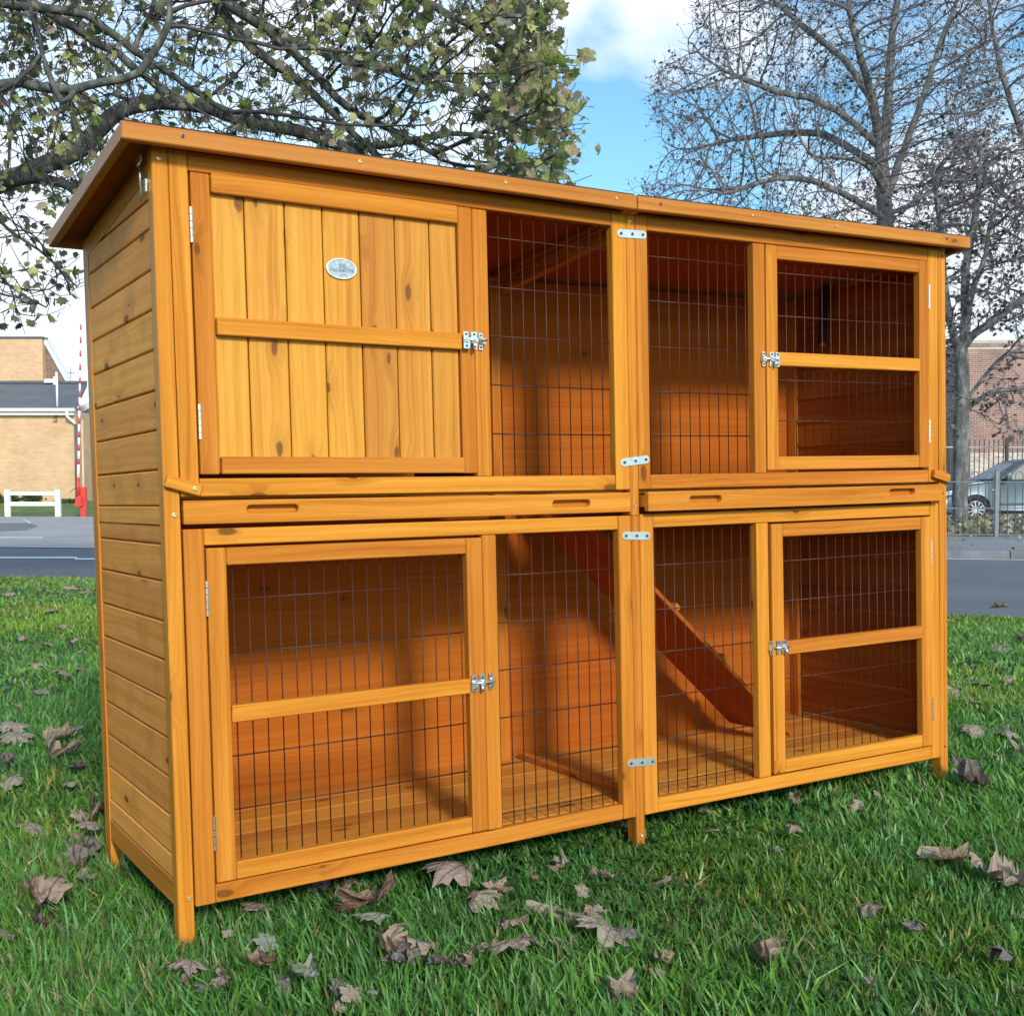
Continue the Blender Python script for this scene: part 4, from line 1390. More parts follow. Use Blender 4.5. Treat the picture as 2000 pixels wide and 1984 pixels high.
B_, P_, G_, K_ = 'b', 'p', 'g', 'd'
LV = [
 ('H', 555, 655, 300, 'star', B_, 'large brown leaf curled up into a star under the middle of the hutch', 0.3, (-.75, 0.0), .012),
 ('H', 580, 745, 165, 'flat', G_, 'pale grey-green leaf lying over the lower edge of the star-shaped brown leaf', 1.9, (.15, .1), .02),
 ('H', 970, 520, 260, 'dome', B_, 'flat-topped brown leaf like an umbrella just in front of the hutch', 1.2, (.28, 0), .012),
 ('H', 1025, 640, 185, 'dome', P_, 'pale tan leaf below the umbrella-like brown leaf', 4.3, (.35, .1), .0),
 ('H', 1160, 590, 160, 'curl', B_, 'grey-brown leaf folded over, right of the umbrella-like leaf', 0.5, None, 0),
 ('H', 1225, 755, 130, 'curl', B_, 'curled brown leaf standing on edge above a pale spread leaf', 2.5, (.8, .2), .01),
 ('H', 1200, 850, 225, 'dome', P_, 'spread pale brown leaf in the middle of the front grass', 3.0, (.35, 0), .0),
 ('H', 1080, 880, 100, 'crum', P_, 'small crumpled pale leaf left of the spread pale brown leaf', None, None, 0),
 ('H', 650, 880, 170, 'crum', B_, 'crumpled brown leaf at the left end of the dark heap of leaves', 1.0, None, 0),
 ('H', 740, 900, 170, 'crum', K_, 'dark crumpled leaf in the middle of the heap of leaves', 2.2, None, .0),
 ('H', 820, 890, 200, 'curl', B_, 'brown leaf with a raised ridge in the heap of leaves', 0.4, (.4, .3), .015),
 ('H', 880, 930, 120, 'curl', K_, 'dark leaf tucked under the right end of the heap of leaves', None, None, 0),
 ('H', 965, 935, 110, 'crum', P_, 'pale crumpled leaf right of the heap of leaves', None, None, 0),
 ('H', 1310, 580, 90, 'roll', P_, 'narrow pale leaf rolled up like a horn', 0.9, (.6, .2), .02),
 ('H', 1390, 660, 170, 'roll', P_, 'long rolled pale leaf running down beside the horn-shaped leaf', 2.4, None, 0),
 ('H', 1465, 690, 150, 'crum', P_, 'crumpled pale leaf with dark gaps in the middle of the grass', 1.0, None, 0),
 ('H', 1535, 645, 90, 'curl', P_, 'small light grey leaf pointing upright', 0.2, (1.0, .3), .015),
 ('H', 1590, 700, 90, 'roll', P_, 'narrow curled pale leaf right of the upright grey leaf', None, None, 0),
 ('H', 1465, 840, 150, 'curl', P_, 'grey-brown folded leaf left of the large grey curled leaf', None, None, 0),
 ('H', 1670, 815, 260, 'dome', P_, 'large grey-brown leaf arched like a boat', 1.5, (.5, -.2), .01),
 ('H', 60, 960, 190, 'curl', B_, 'brown folded leaf left of a pale grey leaf in the front grass', 1.7, (.2, .5), .01),
 ('H', 130, 1000, 110, 'crum', K_, 'dark brown leaf wedged between two paler leaves in the front grass', 1.7, None, .0),
 ('H', 235, 1035, 180, 'curl', G_, 'pale grey leaf with its edge turned up in the front grass', 0.2, (.1, .2), .012),
 ('H', 60, 880, 120, 'flat', G_, 'pale green-grey leaf standing half upright in the front grass', 0.7, (.9, .1), .012),
 ('H', 455, 1125, 110, 'flat', P_, 'pale pointed leaf at the bottom edge left of the middle', 0.2, (.9, .3), .01),
 ('H', 410, 1090, 90, 'crum', K_, 'dark leaf behind the pale pointed leaf at the bottom edge', None, None, 0),
 ('H', 540, 1055, 70, 'curl', G_, 'small greenish leaf above the bottom edge', None, None, 0),
 ('H', 1700, 1100, 150, 'crum', P_, 'pale ragged leaf near the bottom edge right of the middle', None, None, .01),
 ('H', 1745, 1070, 90, 'curl', K_, 'dark leaf behind the pale ragged leaf', None, None, .0),
 ('H', 1880, 975, 110, 'curl', B_, 'brown curled leaf near the bottom right of the front grass', None, None, 0),
 ('H', 1640, 515, 140, 'curl', P_, 'thin pale leaf half sunk in the grass right of the centre leg', None, None, -.005),
 ('H', 1450, 460, 110, 'crum', P_, 'faded leaf half sunk in the grass left of the centre leg', None, None, -.006),
 ('H', 450, 545, 160, 'crum', B_, 'brown leaf in the shade under the hutch edge', None, None, 0),
 ('H', 330, 575, 120, 'curl', K_, 'dark leaf in the shade under the hutch edge, left of the star-shaped leaf', None, None, 0),
 ('H', 1730, 285, 110, 'curl', P_, 'pale leaf under the hutch beside the centre leg', None, None, 0),
 ('G', 1030, 1650, 210, 'dome', B_, 'broad brown leaf in front of the front left leg', 2.0, (.3, .1), .005),
 ('G', 1120, 1740, 130, 'curl', K_, 'dark brown leaf tucked below the broad brown leaf', None, None, 0),
 ('G', 1215, 1680, 160, 'curl', P_, 'pale folded leaf right of the broad brown leaf', 1.0, None, 0),
 ('G', 250, 1330, 190, 'crum', B_, 'tall crumpled brown leaf at the top of the left heap', 0.5, (.5, 0), .02),
 ('G', 300, 1390, 190, 'crum', B_, 'crumpled brown leaf in the middle of the left heap', 2.0, None, 0),
 ('G', 230, 1400, 130, 'crum', K_, 'dark crumpled leaf at the foot of the left heap', 2.9, None, 0),
 ('G', 200, 1240, 80, 'roll', P_, 'small pale leaf stalk sticking up out of the left heap', 0.4, (1.1, 0), .02),
 ('G', 55, 1465, 170, 'flat', P_, 'pale tan leaf at the left edge of the front grass', 1.4, (.35, .2), .004),
 ('G', 530, 940, 160, 'dome', P_, 'pale grey leaf beside the rear left leg', 1.0, (.4, .3), .02),
 ('G', 420, 1010, 170, 'crum', P_, 'grey crumpled leaf in the heap by the rear left leg', None, None, 0),
 ('G', 460, 1080, 150, 'crum', K_, 'dark leaf low in the heap by the rear left leg', None, None, 0),
 ('G', 440, 1160, 130, 'curl', G_, 'grey-green leaf at the bottom of the heap by the rear left leg', None, None, 0),
 ('G', 510, 1030, 120, 'crum', K_, 'dark curled leaf touching the rear left leg', None, None, 0),
 ('G', 470, 850, 120, 'crum', P_, 'grey leaf above the heap by the rear left leg', None, None, 0),
 ('G', 545, 790, 110, 'crum', K_, 'dark leaf behind the rear left leg', None, None, 0),
 ('G', 330, 480, 190, 'crum', P_, 'pale crumpled leaf in the upper left grass', None, None, 0),
 ('G', 390, 560, 130, 'curl', K_, 'dark-edged leaf below the pale crumpled leaf in the upper left grass', None, None, 0),
 ('G', 365, 645, 90, 'flat', P_, 'small pale leaf lying flat in the upper left grass', None, None, 0),
 ('G', 85, 625, 150, 'dome', P_, 'pale arched leaf at the left edge of the grass', 1.5, None, 0),
 ('G', 140, 895, 170, 'dome', P_, 'large faded leaf sunk in the grass on the left', None, None, 0),
 ('G', 15, 510, 80, 'crum', K_, 'dark leaf cut by the left edge', None, None, 0),
 ('G', 90, 220, 60, 'curl', P_, 'small pale upright leaf high in the left grass', None, None, 0),
 ('G', 20, 1090, 110, 'flat', P_, 'faint greyish leaf at the left edge halfway down the grass', None, None, -.004),
 ('G', 1400, 1315, 150, 'flat', P_, 'pale ribbed leaf between the front left leg and the star-shaped leaf', None, None, 0),
 ('G', 1450, 1555, 120, 'flat', G_, 'pale green leaf standing up in front of the hutch', 0.2, (.8, .1), .01),
 ('G', 1232, 1475, 60, 'flat', P_, 'tiny pale leaf in front of the hutch', None, (.7, 0), .004),
 ('G', 1840, 1830, 110, 'crum', P_, 'pale crumpled leaf on the bottom edge left of the middle', None, None, 0),
 ('J', 300, 695, 80, 'curl', B_, 'small brown leaf under the right half of the hutch', None, None, 0),
 ('J', 410, 678, 95, 'curl', P_, 'pale tilted leaf under the right half of the hutch', None, None, .005),
 ('J', 460, 782, 60, 'flat', P_, 'small tan leaf right of the centre leg', None, None, 0),
 ('J', 870, 818, 95, 'dome', P_, 'pale domed leaf in the right grass casting a dark gap', 1.0, (.4, 0), .01),
 ('J', 757, 895, 65, 'curl', G_, 'small pale leaf with a black hollow beneath it', None, None, .005),
 ('J', 220, 1030, 120, 'flat', P_, 'flat pale leaf right of the centre leg', None, None, 0),
 ('J', 1100, 665, 120, 'crum', P_, 'crumpled pale leaf under the right door', None, None, 0),
 ('J', 1255, 622, 65, 'flat', P_, 'small whitish leaf under the right door', None, (.8, 0), 0),
 ('J', 835, 635, 70, 'roll', P_, 'thin pale leaf lying near the hutch edge on the right', None, None, 0),
 ('J', 1560, 910, 180, 'roll', P_, 'long pale leaf lying aslant left of the large curled leaf', 2.2, None, 0),
 ('J', 1745, 985, 140, 'curl', P_, 'large curled cream-edged leaf near the right edge', 0.8, (.9, .2), .02),
 ('J', 1835, 1030, 170, 'crum', B_, 'crumpled brown leaf beside the large cream-edged leaf', None, None, 0),
 ('J', 1720, 550, 140, 'crum', K_, 'dark ragged leaf right of the front right leg', None, None, 0),
 ('J', 1720, 315, 115, 'dome', P_, 'pale brown leaf on the grass right of the hutch', None, None, 0),
 ('J', 1215, 1135, 140, 'roll', P_, 'pale rolled leaf in the middle of the right grass', 1.2, None, 0),
 ('J', 1400, 1262, 100, 'curl', K_, 'small dark hollow leaf in the right grass', None, None, .004),
 ('J', 720, 1430, 150, 'crum', B_, 'curled reddish-brown leaf near the bottom edge on the right', 0.6, (.5, .2), .01),
 ('J', 1215, 1505, 95, 'curl', P_, 'small pale leaf near the bottom edge on the right', None, None, .004),
 ('J', 1850, 1395, 190, 'curl', K_, 'large dark grey leaf in the bottom right corner', 0.9, (.3, .4), .015),
 ('J', 1900, 1195, 90, 'flat', P_, 'pale leaf cut by the right edge', None, None, 0),
 ('J', 225, 1430, 140, 'curl', P_, 'pale curled leaf in the front grass right of the middle', 1.9, (.7, .2), .01),
 ('J', 30, 1590, 100, 'crum', K_, 'dark leaf at the bottom edge right of the middle', None, None, 0),
 ('J', 35, 1275, 140, 'dome', K_, 'dark arched leaf in the front grass right of the middle', None, None, 0),
 ('J', 1610, 72, 95, 'curl', B_, 'tan leaf beside the right side of the hutch', None, None, 0),
 ('J', 1830, 285, 95, 'roll', K_, 'thin dark leaf on the grass near the right edge', None, None, 0),
 ('J', 1380, 468, 85, 'flat', P_, 'pale leaf just under the right bottom rail', None, None, 0),
 ('J', 1915, 410, 80, 'crum', P_, 'crumpled grey leaf at the right edge level with the hutch foot', None, None, 0),
 ('J', 1820, 432, 55, 'flat', P_, 'small pale leaf right of the front right leg', None, None, 0),
 ('J', 650, 1212, 90, 'flat', P_, 'faint pale leaf sunk in the right front grass', None, None, -.006),
 ('F', 1670, 940, 90, 'flat', G_, 'pale leaf with a curled brown neighbour, right of the hutch', None, None, 0),
 ('F', 1768, 950, 80, 'curl', K_, 'dark brown curled leaf touching a pale one, right of the hutch', None, None, .005),
 ('F', 1822, 868, 60, 'flat', P_, 'small pale leaf high in the right grass', None, None, 0),
 ('F', 1795, 702, 85, 'curl', P_, 'pale curled leaf on the lawn edge beside the road', None, None, .02),
]
for t in LV:
    fallen(*t)
# the smallest ones, faint in the grass: nothing tells them apart
for i in range(30):
    if i < 21:
        px, py = rnd.uniform(2, 182), 1142 + 300 * rnd.random() ** 1.6
    else:
        px, py = rnd.uniform(1850, 1998), rnd.uniform(1235, 1450)
    p = gp(px, py + 10, 0)
    dd = (p - CAM).dot(FH)
    wpx = rnd.uniform(.05, .10) * FPX / dd
    fallen('W', px * .966, (py + 8) * .966, wpx * .966, rnd.choice(['flat', 'curl', 'roll', 'dome']), rnd.choice('pppb'),
           'small pale dry leaf scattered on the far lawn', group='small dry leaves on the far lawn')

# broken bits of leaf lying about the heaps: nothing tells them apart
for (cr_, cx_, cy_, sp_, n_) in (('H', 760, 900, 170, 5), ('H', 1480, 720, 130, 5), ('G', 280, 1390, 110, 4), ('G', 470, 960, 90, 7), ('H', 1190, 800, 120, 3), ('G', 1120, 1690, 130, 3)):
    for k_ in range(n_):
        fallen(cr_, cx_ + rnd.gauss(0, sp_ * .5), cy_ + rnd.gauss(0, sp_ * .28), rnd.uniform(45, 75), rnd.choice(['crum', 'roll', 'curl']), rnd.choice('bkdp'.replace('k', 'b')),
               'small broken piece of dry brown leaf among the larger fallen leaves', group='broken bits of dry leaf')

#PART3
# ------------------------------------------------------------------ trees
def bark_mat(name, a, b_, c_, scale=1.0):
    m, nt, b = new_mat(name)
    t = N(nt, 'ShaderNodeTexCoord')
    mp_ = N(nt, 'ShaderNodeMapping'); mp_.inputs['Scale'].default_value = (9 * scale, 9 * scale, 3 * scale)
    nt.links.new(t.outputs['Object'], mp_.inputs['Vector'])
    n1 = N(nt, 'ShaderNodeTexNoise'); n1.inputs['Scale'].default_value = 1.6; n1.inputs['Detail'].default_value = 9; n1.inputs['Roughness'].default_value = .65
    nt.links.new(mp_.outputs[0], n1.inputs['Vector'])
    n2 = N(nt, 'ShaderNodeTexVoronoi'); n2.inputs['Scale'].default_value = 2.4
    nt.links.new(mp_.outputs[0], n2.inputs['Vector'])
    c = ramp(nt, n1.outputs['Fac'], [(0.33, a), (0.52, b_), (0.68, c_)])
    c = mixc(nt, math_n(nt, 'MULTIPLY', n2.outputs['Distance'], 0.35), c, tuple(x * .5 for x in a))
    nt.links.new(c, b.inputs['Base Color'])
    b.inputs['Roughness'].default_value = 0.85
    b.inputs['Specular IOR Level'].default_value = 0.2
    bump(nt, b, n1.outputs['Fac'], 0.7, 0.02)
    return m


M_BARK = bark_mat('grey_bark', (0.075, 0.072, 0.070), (0.17, 0.17, 0.165), (0.33, 0.34, 0.33), 0.8)
M_BARK2 = bark_mat('lichened_bark', (0.055, 0.052, 0.050), (0.125, 0.125, 0.115), (0.27, 0.28, 0.25), 1.4)
M_TWIG = simple_mat('twig_bark', (0.16, 0.145, 0.155), 0.8, 0, 0.35, 2.0)
M_TWIG2 = simple_mat('twig_bark_near', (0.060, 0.054, 0.054), 0.8, 0, 0.4, 3.0)


def colonize(chains, attr, step, infl, kill, iters, seed=1, maxn=9000, jit=0.16):
    """Space colonisation: grows limbs from the hand-laid chains towards the points of the crown."""
    r = np.random.RandomState(seed)
    P, par, rmin = [], [], []
    for ch in chains:
        pts = [np.array(p[:3], float) for p in ch['p']]
        r0, r1 = ch['r']
        tot = sum(np.linalg.norm(b_ - a) for a, b_ in zip(pts[:-1], pts[1:]))
        cur = -1
        if P and not ch.get('root'):
            A_ = np.array(P); cur = int(np.argmin(((A_ - pts[0]) ** 2).sum(1)))
        else:
            P.append(pts[0]); par.append(-1); rmin.append(r0); cur = len(P) - 1
        acc = 0.0
        # smooth the chain with Catmull-Rom
        q = [pts[0]] + pts + [pts[-1]]
        for i in range(1, len(q) - 2):
            seg = np.linalg.norm(q[i + 1] - q[i])
            m = max(1, int(round(seg / step)))
            for k in range(1, m + 1):
                t = k / m
                p = 0.5 * ((2 * q[i]) + (-q[i - 1] + q[i + 1]) * t + (2 * q[i - 1] - 5 * q[i] + 4 * q[i + 1] - q[i + 2]) * t * t + (-q[i - 1] + 3 * q[i] - 3 * q[i + 1] + q[i + 2]) * t ** 3)
                acc += seg / m
                P.append(p + r.randn(3) * step * .04); par.append(cur); rmin.append(r0 + (r1 - r0) * min(1, acc / tot)); cur = len(P) - 1
    nskel = len(P)
    X = np.array(attr)
    alive = np.ones(len(X), bool)
    best = np.full(len(X), 1e9); bi = np.zeros(len(X), int)

    def upd(i0):
        Q = np.array(P[i0:])
        for s in range(0, len(Q), 400):
            D = ((X[:, None, :] - Q[None, s:s + 400, :]) ** 2).sum(2)
            m = D.min(1); a = D.argmin(1)
            u = m < best
            best[u] = m[u]; bi[u] = a[u] + i0 + s
    upd(0)
    for it in range(iters):
        sel = alive & (best < infl * infl)
        if not sel.any() or len(P) > maxn:
            break
        idx = bi[sel]
        PA = np.array(P)
        dv = X[sel] - PA[idx]
        dv /= np.linalg.norm(dv, axis=1)[:, None] + 1e-9
        S = np.zeros((len(P), 3)); np.add.at(S, idx, dv)
        un = np.unique(idx)
        i0 = len(P)
        for i in un:
            d = S[i] + r.randn(3) * jit
            nn = np.linalg.norm(d)
            if nn < 1e-6:
                continue
            if par[i] >= 0:
                pd = P[i] - P[par[i]]; pd = pd / (np.linalg.norm(pd) + 1e-9)
                d = d / nn + pd * 0.6 + r.randn(3) * jit * .4
                nn = np.linalg.norm(d)
            P.append(P[i] + d / nn * step * r.uniform(.8, 1.15)); par.append(int(i)); rmin.append(0)
        upd(i0)
        alive &= best > kill * kill
    return P, par, rmin, nskel


def add_twigs(P, par, rmin, start, n_per, length, seed, frac=1.0, up=0.15):
    r = np.random.RandomState(seed)
    kids = np.zeros(len(P), int)
    for i, p in enumerate(par):
        if p >= 0:
            kids[p] += 1
    base = len(P)
    tips = []
    for i in range(start, base):
        if kids[i] > 1 or r.rand() > frac:
            continue
        pd = P[i] - P[par[i]]; pd = pd / (np.linalg.norm(pd) + 1e-9)
        for k in range(n_per if kids[i] == 0 else 1):
            d = pd * .7 + r.randn(3) * .65; d[2] += up; d /= np.linalg.norm(d)
            cur = i; p = P[i]
            for s in range(2):
                d = d + r.randn(3) * .25; d /= np.linalg.norm(d)
                p = p + d * length * r.uniform(.35, .7)
                P.append(p); par.append(cur); rmin.append(0); cur = len(P) - 1
            tips.append(cur)
    return tips


def radii(P, par, rmin, tip, ex=2.35):
    n = len(P)
    acc = np.zeros(n)
    R_ = np.zeros(n)
    order = range(n - 1, -1, -1)
    for i in order:
        R_[i] = max(tip, acc[i] ** (1 / ex) if acc[i] > 0 else tip)
        if par[i] >= 0:
            acc[par[i]] += R_[i] ** ex
    return np.maximum(R_, np.array(rmin))


def skin(P, par, R_, kf, sel):
    """Tapered tube segments for the nodes in sel; kf(radius) gives the number of sides."""
    P = np.array(P)
    n = len(P)
    D = np.zeros((n, 3))
    main = np.full(n, -1)
    for i in range(n):
        p = par[i]
        if p >= 0:
            D[i] = P[i] - P[p]; D[i] /= np.linalg.norm(D[i]) + 1e-9
            if main[p] < 0 or R_[i] > R_[main[p]]:
                main[p] = i
    for i in range(n):
        if par[i] < 0 and main[i] >= 0:
            D[i] = D[main[i]]
    DR = D.copy()
    for i in range(n):
        if main[i] >= 0:
            v = D[i] + D[main[i]]; DR[i] = v / (np.linalg.norm(v) + 1e-9)
    Aa = np.zeros((n, 3))
    for i in range(n):
        d = DR[i]
        a = Aa[par[i]] if par[i] >= 0 else np.array([1.0, 0.1, 0])
        a = a - d * a.dot(d)
        if np.linalg.norm(a) < 1e-3:
            a = np.cross(d, [0, 0, 1.0]) + 1e-4
        Aa[i] = a / np.linalg.norm(a)
    out = {}
    for i in sel:
        p = par[i]
        if p < 0:
            continue
        k = kf(R_[i])
        out.setdefault(k, []).append(i)
    Vs, Ts, o = [], [], 0
    for k, idx in out.items():
        idx = np.array(idx); pp = np.array([par[i] for i in idx])
        ang = np.arange(k) * 2 * np.pi / k
        cs, sn = np.cos(ang)[None, :, None], np.sin(ang)[None, :, None]

        def ringv(ii, dirs, rad):
            a = Aa[ii]; a = a - dirs * (a * dirs).sum(1)[:, None]; a /= np.linalg.norm(a, axis=1)[:, None] + 1e-9
            b_ = np.cross(dirs, a)
            return P[ii][:, None, :] + (a[:, None, :] * cs + b_[:, None, :] * sn) * rad[:, None, None]
        ismain = main[pp] == idx
        dirs0 = np.where(ismain[:, None], DR[pp], D[idx])
        rad0 = np.where(ismain, R_[pp], np.minimum(R_[pp], R_[idx] * 1.2))
        r0 = ringv(pp, dirs0, rad0)
        # side branches keep their own frame
        r1 = ringv(idx, DR[idx], R_[idx])
        # align start frame of side branches with their end frame
        a = Aa[idx]; a0 = a - dirs0 * (a * dirs0).sum(1)[:, None]; a0 /= np.linalg.norm(a0, axis=1)[:, None] + 1e-9
        b0 = np.cross(dirs0, a0)
        rs_ = P[pp][:, None, :] + (a0[:, None, :] * cs + b0[:, None, :] * sn) * rad0[:, None, None]
        r0 = np.where(ismain[:, None, None], r0, rs_)
        V = np.concatenate([r0, r1], 1).reshape(-1, 3)
        m = len(idx)
        b = np.arange(m)[:, None] * 2 * k
        T = []
        for j in range(k):
            j2 = (j + 1) % k
            T.append(b + [j, j2, k + j2]); T.append(b + [j, k + j2, k + j])
        T = np.concatenate(T, 1).reshape(-1, 3)
        Vs.append(V); Ts.append(T + o); o += len(V)
    if not Vs:
        return np.zeros((0, 3)), np.zeros((0, 3), int)
    return np.concatenate(Vs), np.concatenate(Ts)


def kf(r):
    return 12 if r > .05 else 8 if r > .02 else 5 if r > .008 else 3


def in_poly(x, y, poly):
    c = False
    j = len(poly) - 1
    for i in range(len(poly)):
        if (poly[i][1] > y) != (poly[j][1] > y) and x < (poly[j][0] - poly[i][0]) * (y - poly[i][1]) / (poly[j][1] - poly[i][1] + 1e-9) + poly[i][0]:
            c = not c
        j = i
    return c


def crown_points(n, poly, dc, dr, seed, dens=None):
    """Points through the crown's volume: an outline as seen and a depth range that swells towards its middle."""
    r = random.Random(seed)
    xs = [p[0] for p in poly]; ys = [p[1] for p in poly]
    out = []
    while len(out) < n:
        x, y = r.uniform(min(xs), max(xs)), r.uniform(min(ys), max(ys))
        if not in_poly(x, y, poly):
            continue
        if dens and r.random() > dens(x, y):
            continue
        out.append(tuple(at(x, y, dc + r.uniform(-1, 1) * dr)))
    return out


def chain(pts, r0, r1, root=False):
    """pts: (px, py, depth) as seen from the camera's place, turned into points of the scene."""
    return dict(p=[tuple(at(*p)) for p in pts], r=(r0, r1), root=root)


M_FOL = leaf_like_mat('tree_leaves', 0.55, 0.35, spec=0.3)


def foliage(name, pos, sizes, cols, parent, seed, label=None, hang=0.6):
    """Joined leaf blades: maple outlines, each slightly folded, with their own colour."""
    r = np.random.RandomState(seed)
    O = np.array([(0.0, 0.0)] + [(x, y + .1) for x, y in [(0, 1.0), (.16, .66), (.44, .74), (.42, .42), (.74, .30), (.44, .12), (.30, -.10), (-.30, -.10), (-.44, .12), (-.74, .30), (-.42, .42), (-.44, .74), (-.16, .66)]])
    n = len(pos); k = len(O)
    pos = np.array(pos)
    d = r.randn(n, 3); d[:, 2] -= hang * 1.6; d /= np.linalg.norm(d, axis=1)[:, None]     # tip direction
    s = r.randn(n, 3); s -= d * (s * d).sum(1)[:, None]; s /= np.linalg.norm(s, axis=1)[:, None]
    nn = np.cross(d, s)
    fold = r.uniform(-.5, .5, n)
    sz = np.array(sizes)
    V = pos[:, None, :] + (s[:, None, :] * O[None, :, 0:1] + d[:, None, :] * O[None, :, 1:2] + nn[:, None, :] * (np.abs(O[None, :, 0:1]) * fold[:, None, None] - .25 * O[None, :, 1:2] ** 2)) * sz[:, None, None]
    b = np.arange(n)[:, None] * k
    T = np.concatenate([b + [0, j, j % (k - 1) + 1] for j in range(1, k)], 1).reshape(-1, 3)
    C = np.repeat(np.array(cols), k, 0)
    return np_mesh(name, V.reshape(-1, 3), T, M_FOL, colors=C, parent=parent, kind='stuff', label=label)


# ---- bare tree T2, its trunk rising behind the hutch
def make_tree(label, chains, attr, step, infl, kill, iters, seed, tip, bark, twigm, nper, tlen, maxn, leafn=0, leafsz=(.05, .09), leafcols=None, trunkr=0.03, tfrac=1.0, group=None, leafpick=None):
    P, par, rmin, ns = colonize(chains, attr, step, infl, kill, iters, seed, maxn)
    tips = add_twigs(P, par, rmin, ns, nper, tlen, seed + 1, tfrac)
    R_ = radii(P, par, rmin, tip)
    root = empty('tree', loc=P[0], label=label, cat='tree', group=group)
    off = np.array(P[0])
    P = [p - off for p in P]
    n = len(P)
    big = [i for i in range(n) if R_[i] >= trunkr]
    small = [i for i in range(n) if R_[i] < trunkr]
    V, T = skin(P, par, R_, kf, big)
    np_mesh('trunk', V, T, bark, smooth=True, parent=root)
    V, T = skin(P, par, R_, kf, small)
    np_mesh('crown', V, T, twigm, smooth=True, parent=root, kind='stuff')
    if leafn:
        rr = np.random.RandomState(seed + 5)
        cand = [i for i in range(ns, n) if R_[i] < 0.012]
        if leafpick:
            w = np.array([leafpick(P[i] + off) for i in cand]); w = w / w.sum()
            ii = rr.choice(cand, leafn, p=w)
        else:
            ii = rr.choice(cand, leafn)
        pos = [P[i] + rr.randn(3) * .03 for i in ii]
        sizes = rr.uniform(*leafsz, leafn)
        cc = np.array(leafcols)[rr.randint(0, len(leafcols), leafn)] * rr.uniform(.7, 1.35, leafn)[:, None]
        foliage('leaves', pos, sizes, cc, root, seed + 6)
    return root, P, par, R_, off


def proj(p):
    v = Vector(p) - CAM
    z = v.dot(FW)
    return PPX + FPX * v.dot(RT) / z, PPY - FPX * v.dot(UP) / z


DRY = [(0.10, 0.085, 0.075), (0.16, 0.13, 0.105), (0.07, 0.065, 0.065), (0.20, 0.17, 0.13)]
ch2 = [
 chain([(1738, 1024, 27), (1735, 800, 27), (1731, 600, 27), (1729, 430, 27), (1724, 350, 27), (1718, 285, 27)], 0.21, 0.125, True),
 chain([(1718, 285, 27), (1705, 200, 26.6), (1680, 110, 26.2), (1660, 20, 26), (1650, -80, 26)], .11, .04),
 chain([(1722, 320, 27), (1735, 210, 27.4), (1738, 120, 27.6), (1752, 10, 28), (1765, -100, 28)], .13, .05),
 chain([(1728, 400, 27), (1762, 300, 27.3), (1800, 200, 27.5), (1835, 90, 27.8), (1870, 0, 28)], .10, .04),
 chain([(1729, 430, 27), (1685, 400, 26.5), (1630, 372, 26), (1570, 350, 25.7), (1500, 352, 25.5), (1430, 375, 25.4)], .07, .018),
 chain([(1716, 290, 27), (1660, 235, 26.7), (1590, 195, 26.4), (1520, 180, 26.2), (1440, 150, 26)], .075, .018),
 chain([(1722, 330, 27), (1660, 290, 27.5), (1600, 262, 28), (1520, 262, 28.4), (1420, 275, 28.6)], .05, .014),
 chain([(1705, 200, 26.6), (1650, 120, 27), (1580, 60, 27.4), (1520, 10, 27.6)], .06, .02),
 chain([(1728, 420, 27), (1780, 400, 27.5), (1840, 360, 28), (1900, 350, 28.5)], .06, .02),
 chain([(1728, 380, 27), (1700, 330, 26), (1650, 310, 25.5), (1590, 305, 25)], .05, .02),
]
poly2 = [(1262, 165), (1300, 110), (1360, 95), (1345, 40), (1380, -60), (1500, -140), (1900, -140), (1960, 120), (1930, 330), (1880, 450), (1700, 470), (1420, 440), (1270, 425), (1240, 360), (1300, 330), (1285, 260)]
make_tree('nearly bare grey tree whose trunk rises behind the right half of the hutch roof', ch2,
          crown_points(6800, poly2, 27, 2.8, 3), 0.19, 1.2, 0.22, 100, 5, 0.0044, M_BARK, M_TWIG, 2, 0.32, 14000,
          leafn=4600, leafsz=(.04, .08), leafcols=DRY, group='nearly bare trees beyond the road')
# ---- tree T1 beside the road on the right
ch1 = [
 chain([(1874, 1024, 24), (1876, 960, 24), (1877, 860, 24), (1880, 760, 24), (1876, 690, 24)], 0.155, 0.12, True),
 chain([(1876, 690, 24), (1858, 640, 24), (1850, 590, 24), (1842, 530, 24), (1838, 450, 23.8), (1825, 360, 23.6)], .085, .03),
 chain([(1876, 690, 24), (1886, 640, 24.2), (1884, 570, 24.3), (1890, 500, 24.4), (1905, 420, 24.5), (1915, 330, 24.6)], .10, .03),
 chain([(1880, 680, 24), (1905, 650, 24), (1940, 628, 24), (1975, 600, 24), (2010, 570, 24), (2060, 500, 24)], .075, .03),
 chain([(1888, 620, 24.2), (1902, 560, 24), (1922, 510, 24), (1932, 440, 24)], .05, .02),
 chain([(1884, 810, 24), (1898, 790, 24), (1925, 772, 24), (1960, 762, 24), (2010, 756, 24), (2060, 745, 24)], .035, .012),
 chain([(1884, 790, 24), (1915, 745, 24), (1950, 705, 24), (1990, 680, 24)], .018, .008),
 chain([(1872, 735, 24), (1850, 725, 24), (1825, 700, 24)], .02, .008),
 chain([(1866, 790, 24), (1850, 800, 24), (1835, 790, 24)], .02, .008),
]
poly1 = [(1790, 330), (1850, 260), (2050, 260), (2120, 420), (2100, 640), (2060, 700), (2010, 660), (1960, 650), (1900, 640), (1850, 700), (1815, 760), (1790, 640)]
poly1b = [(1880, 800), (1930, 720), (2000, 660), (2060, 700), (2060, 800), (1990, 860), (1920, 840)]
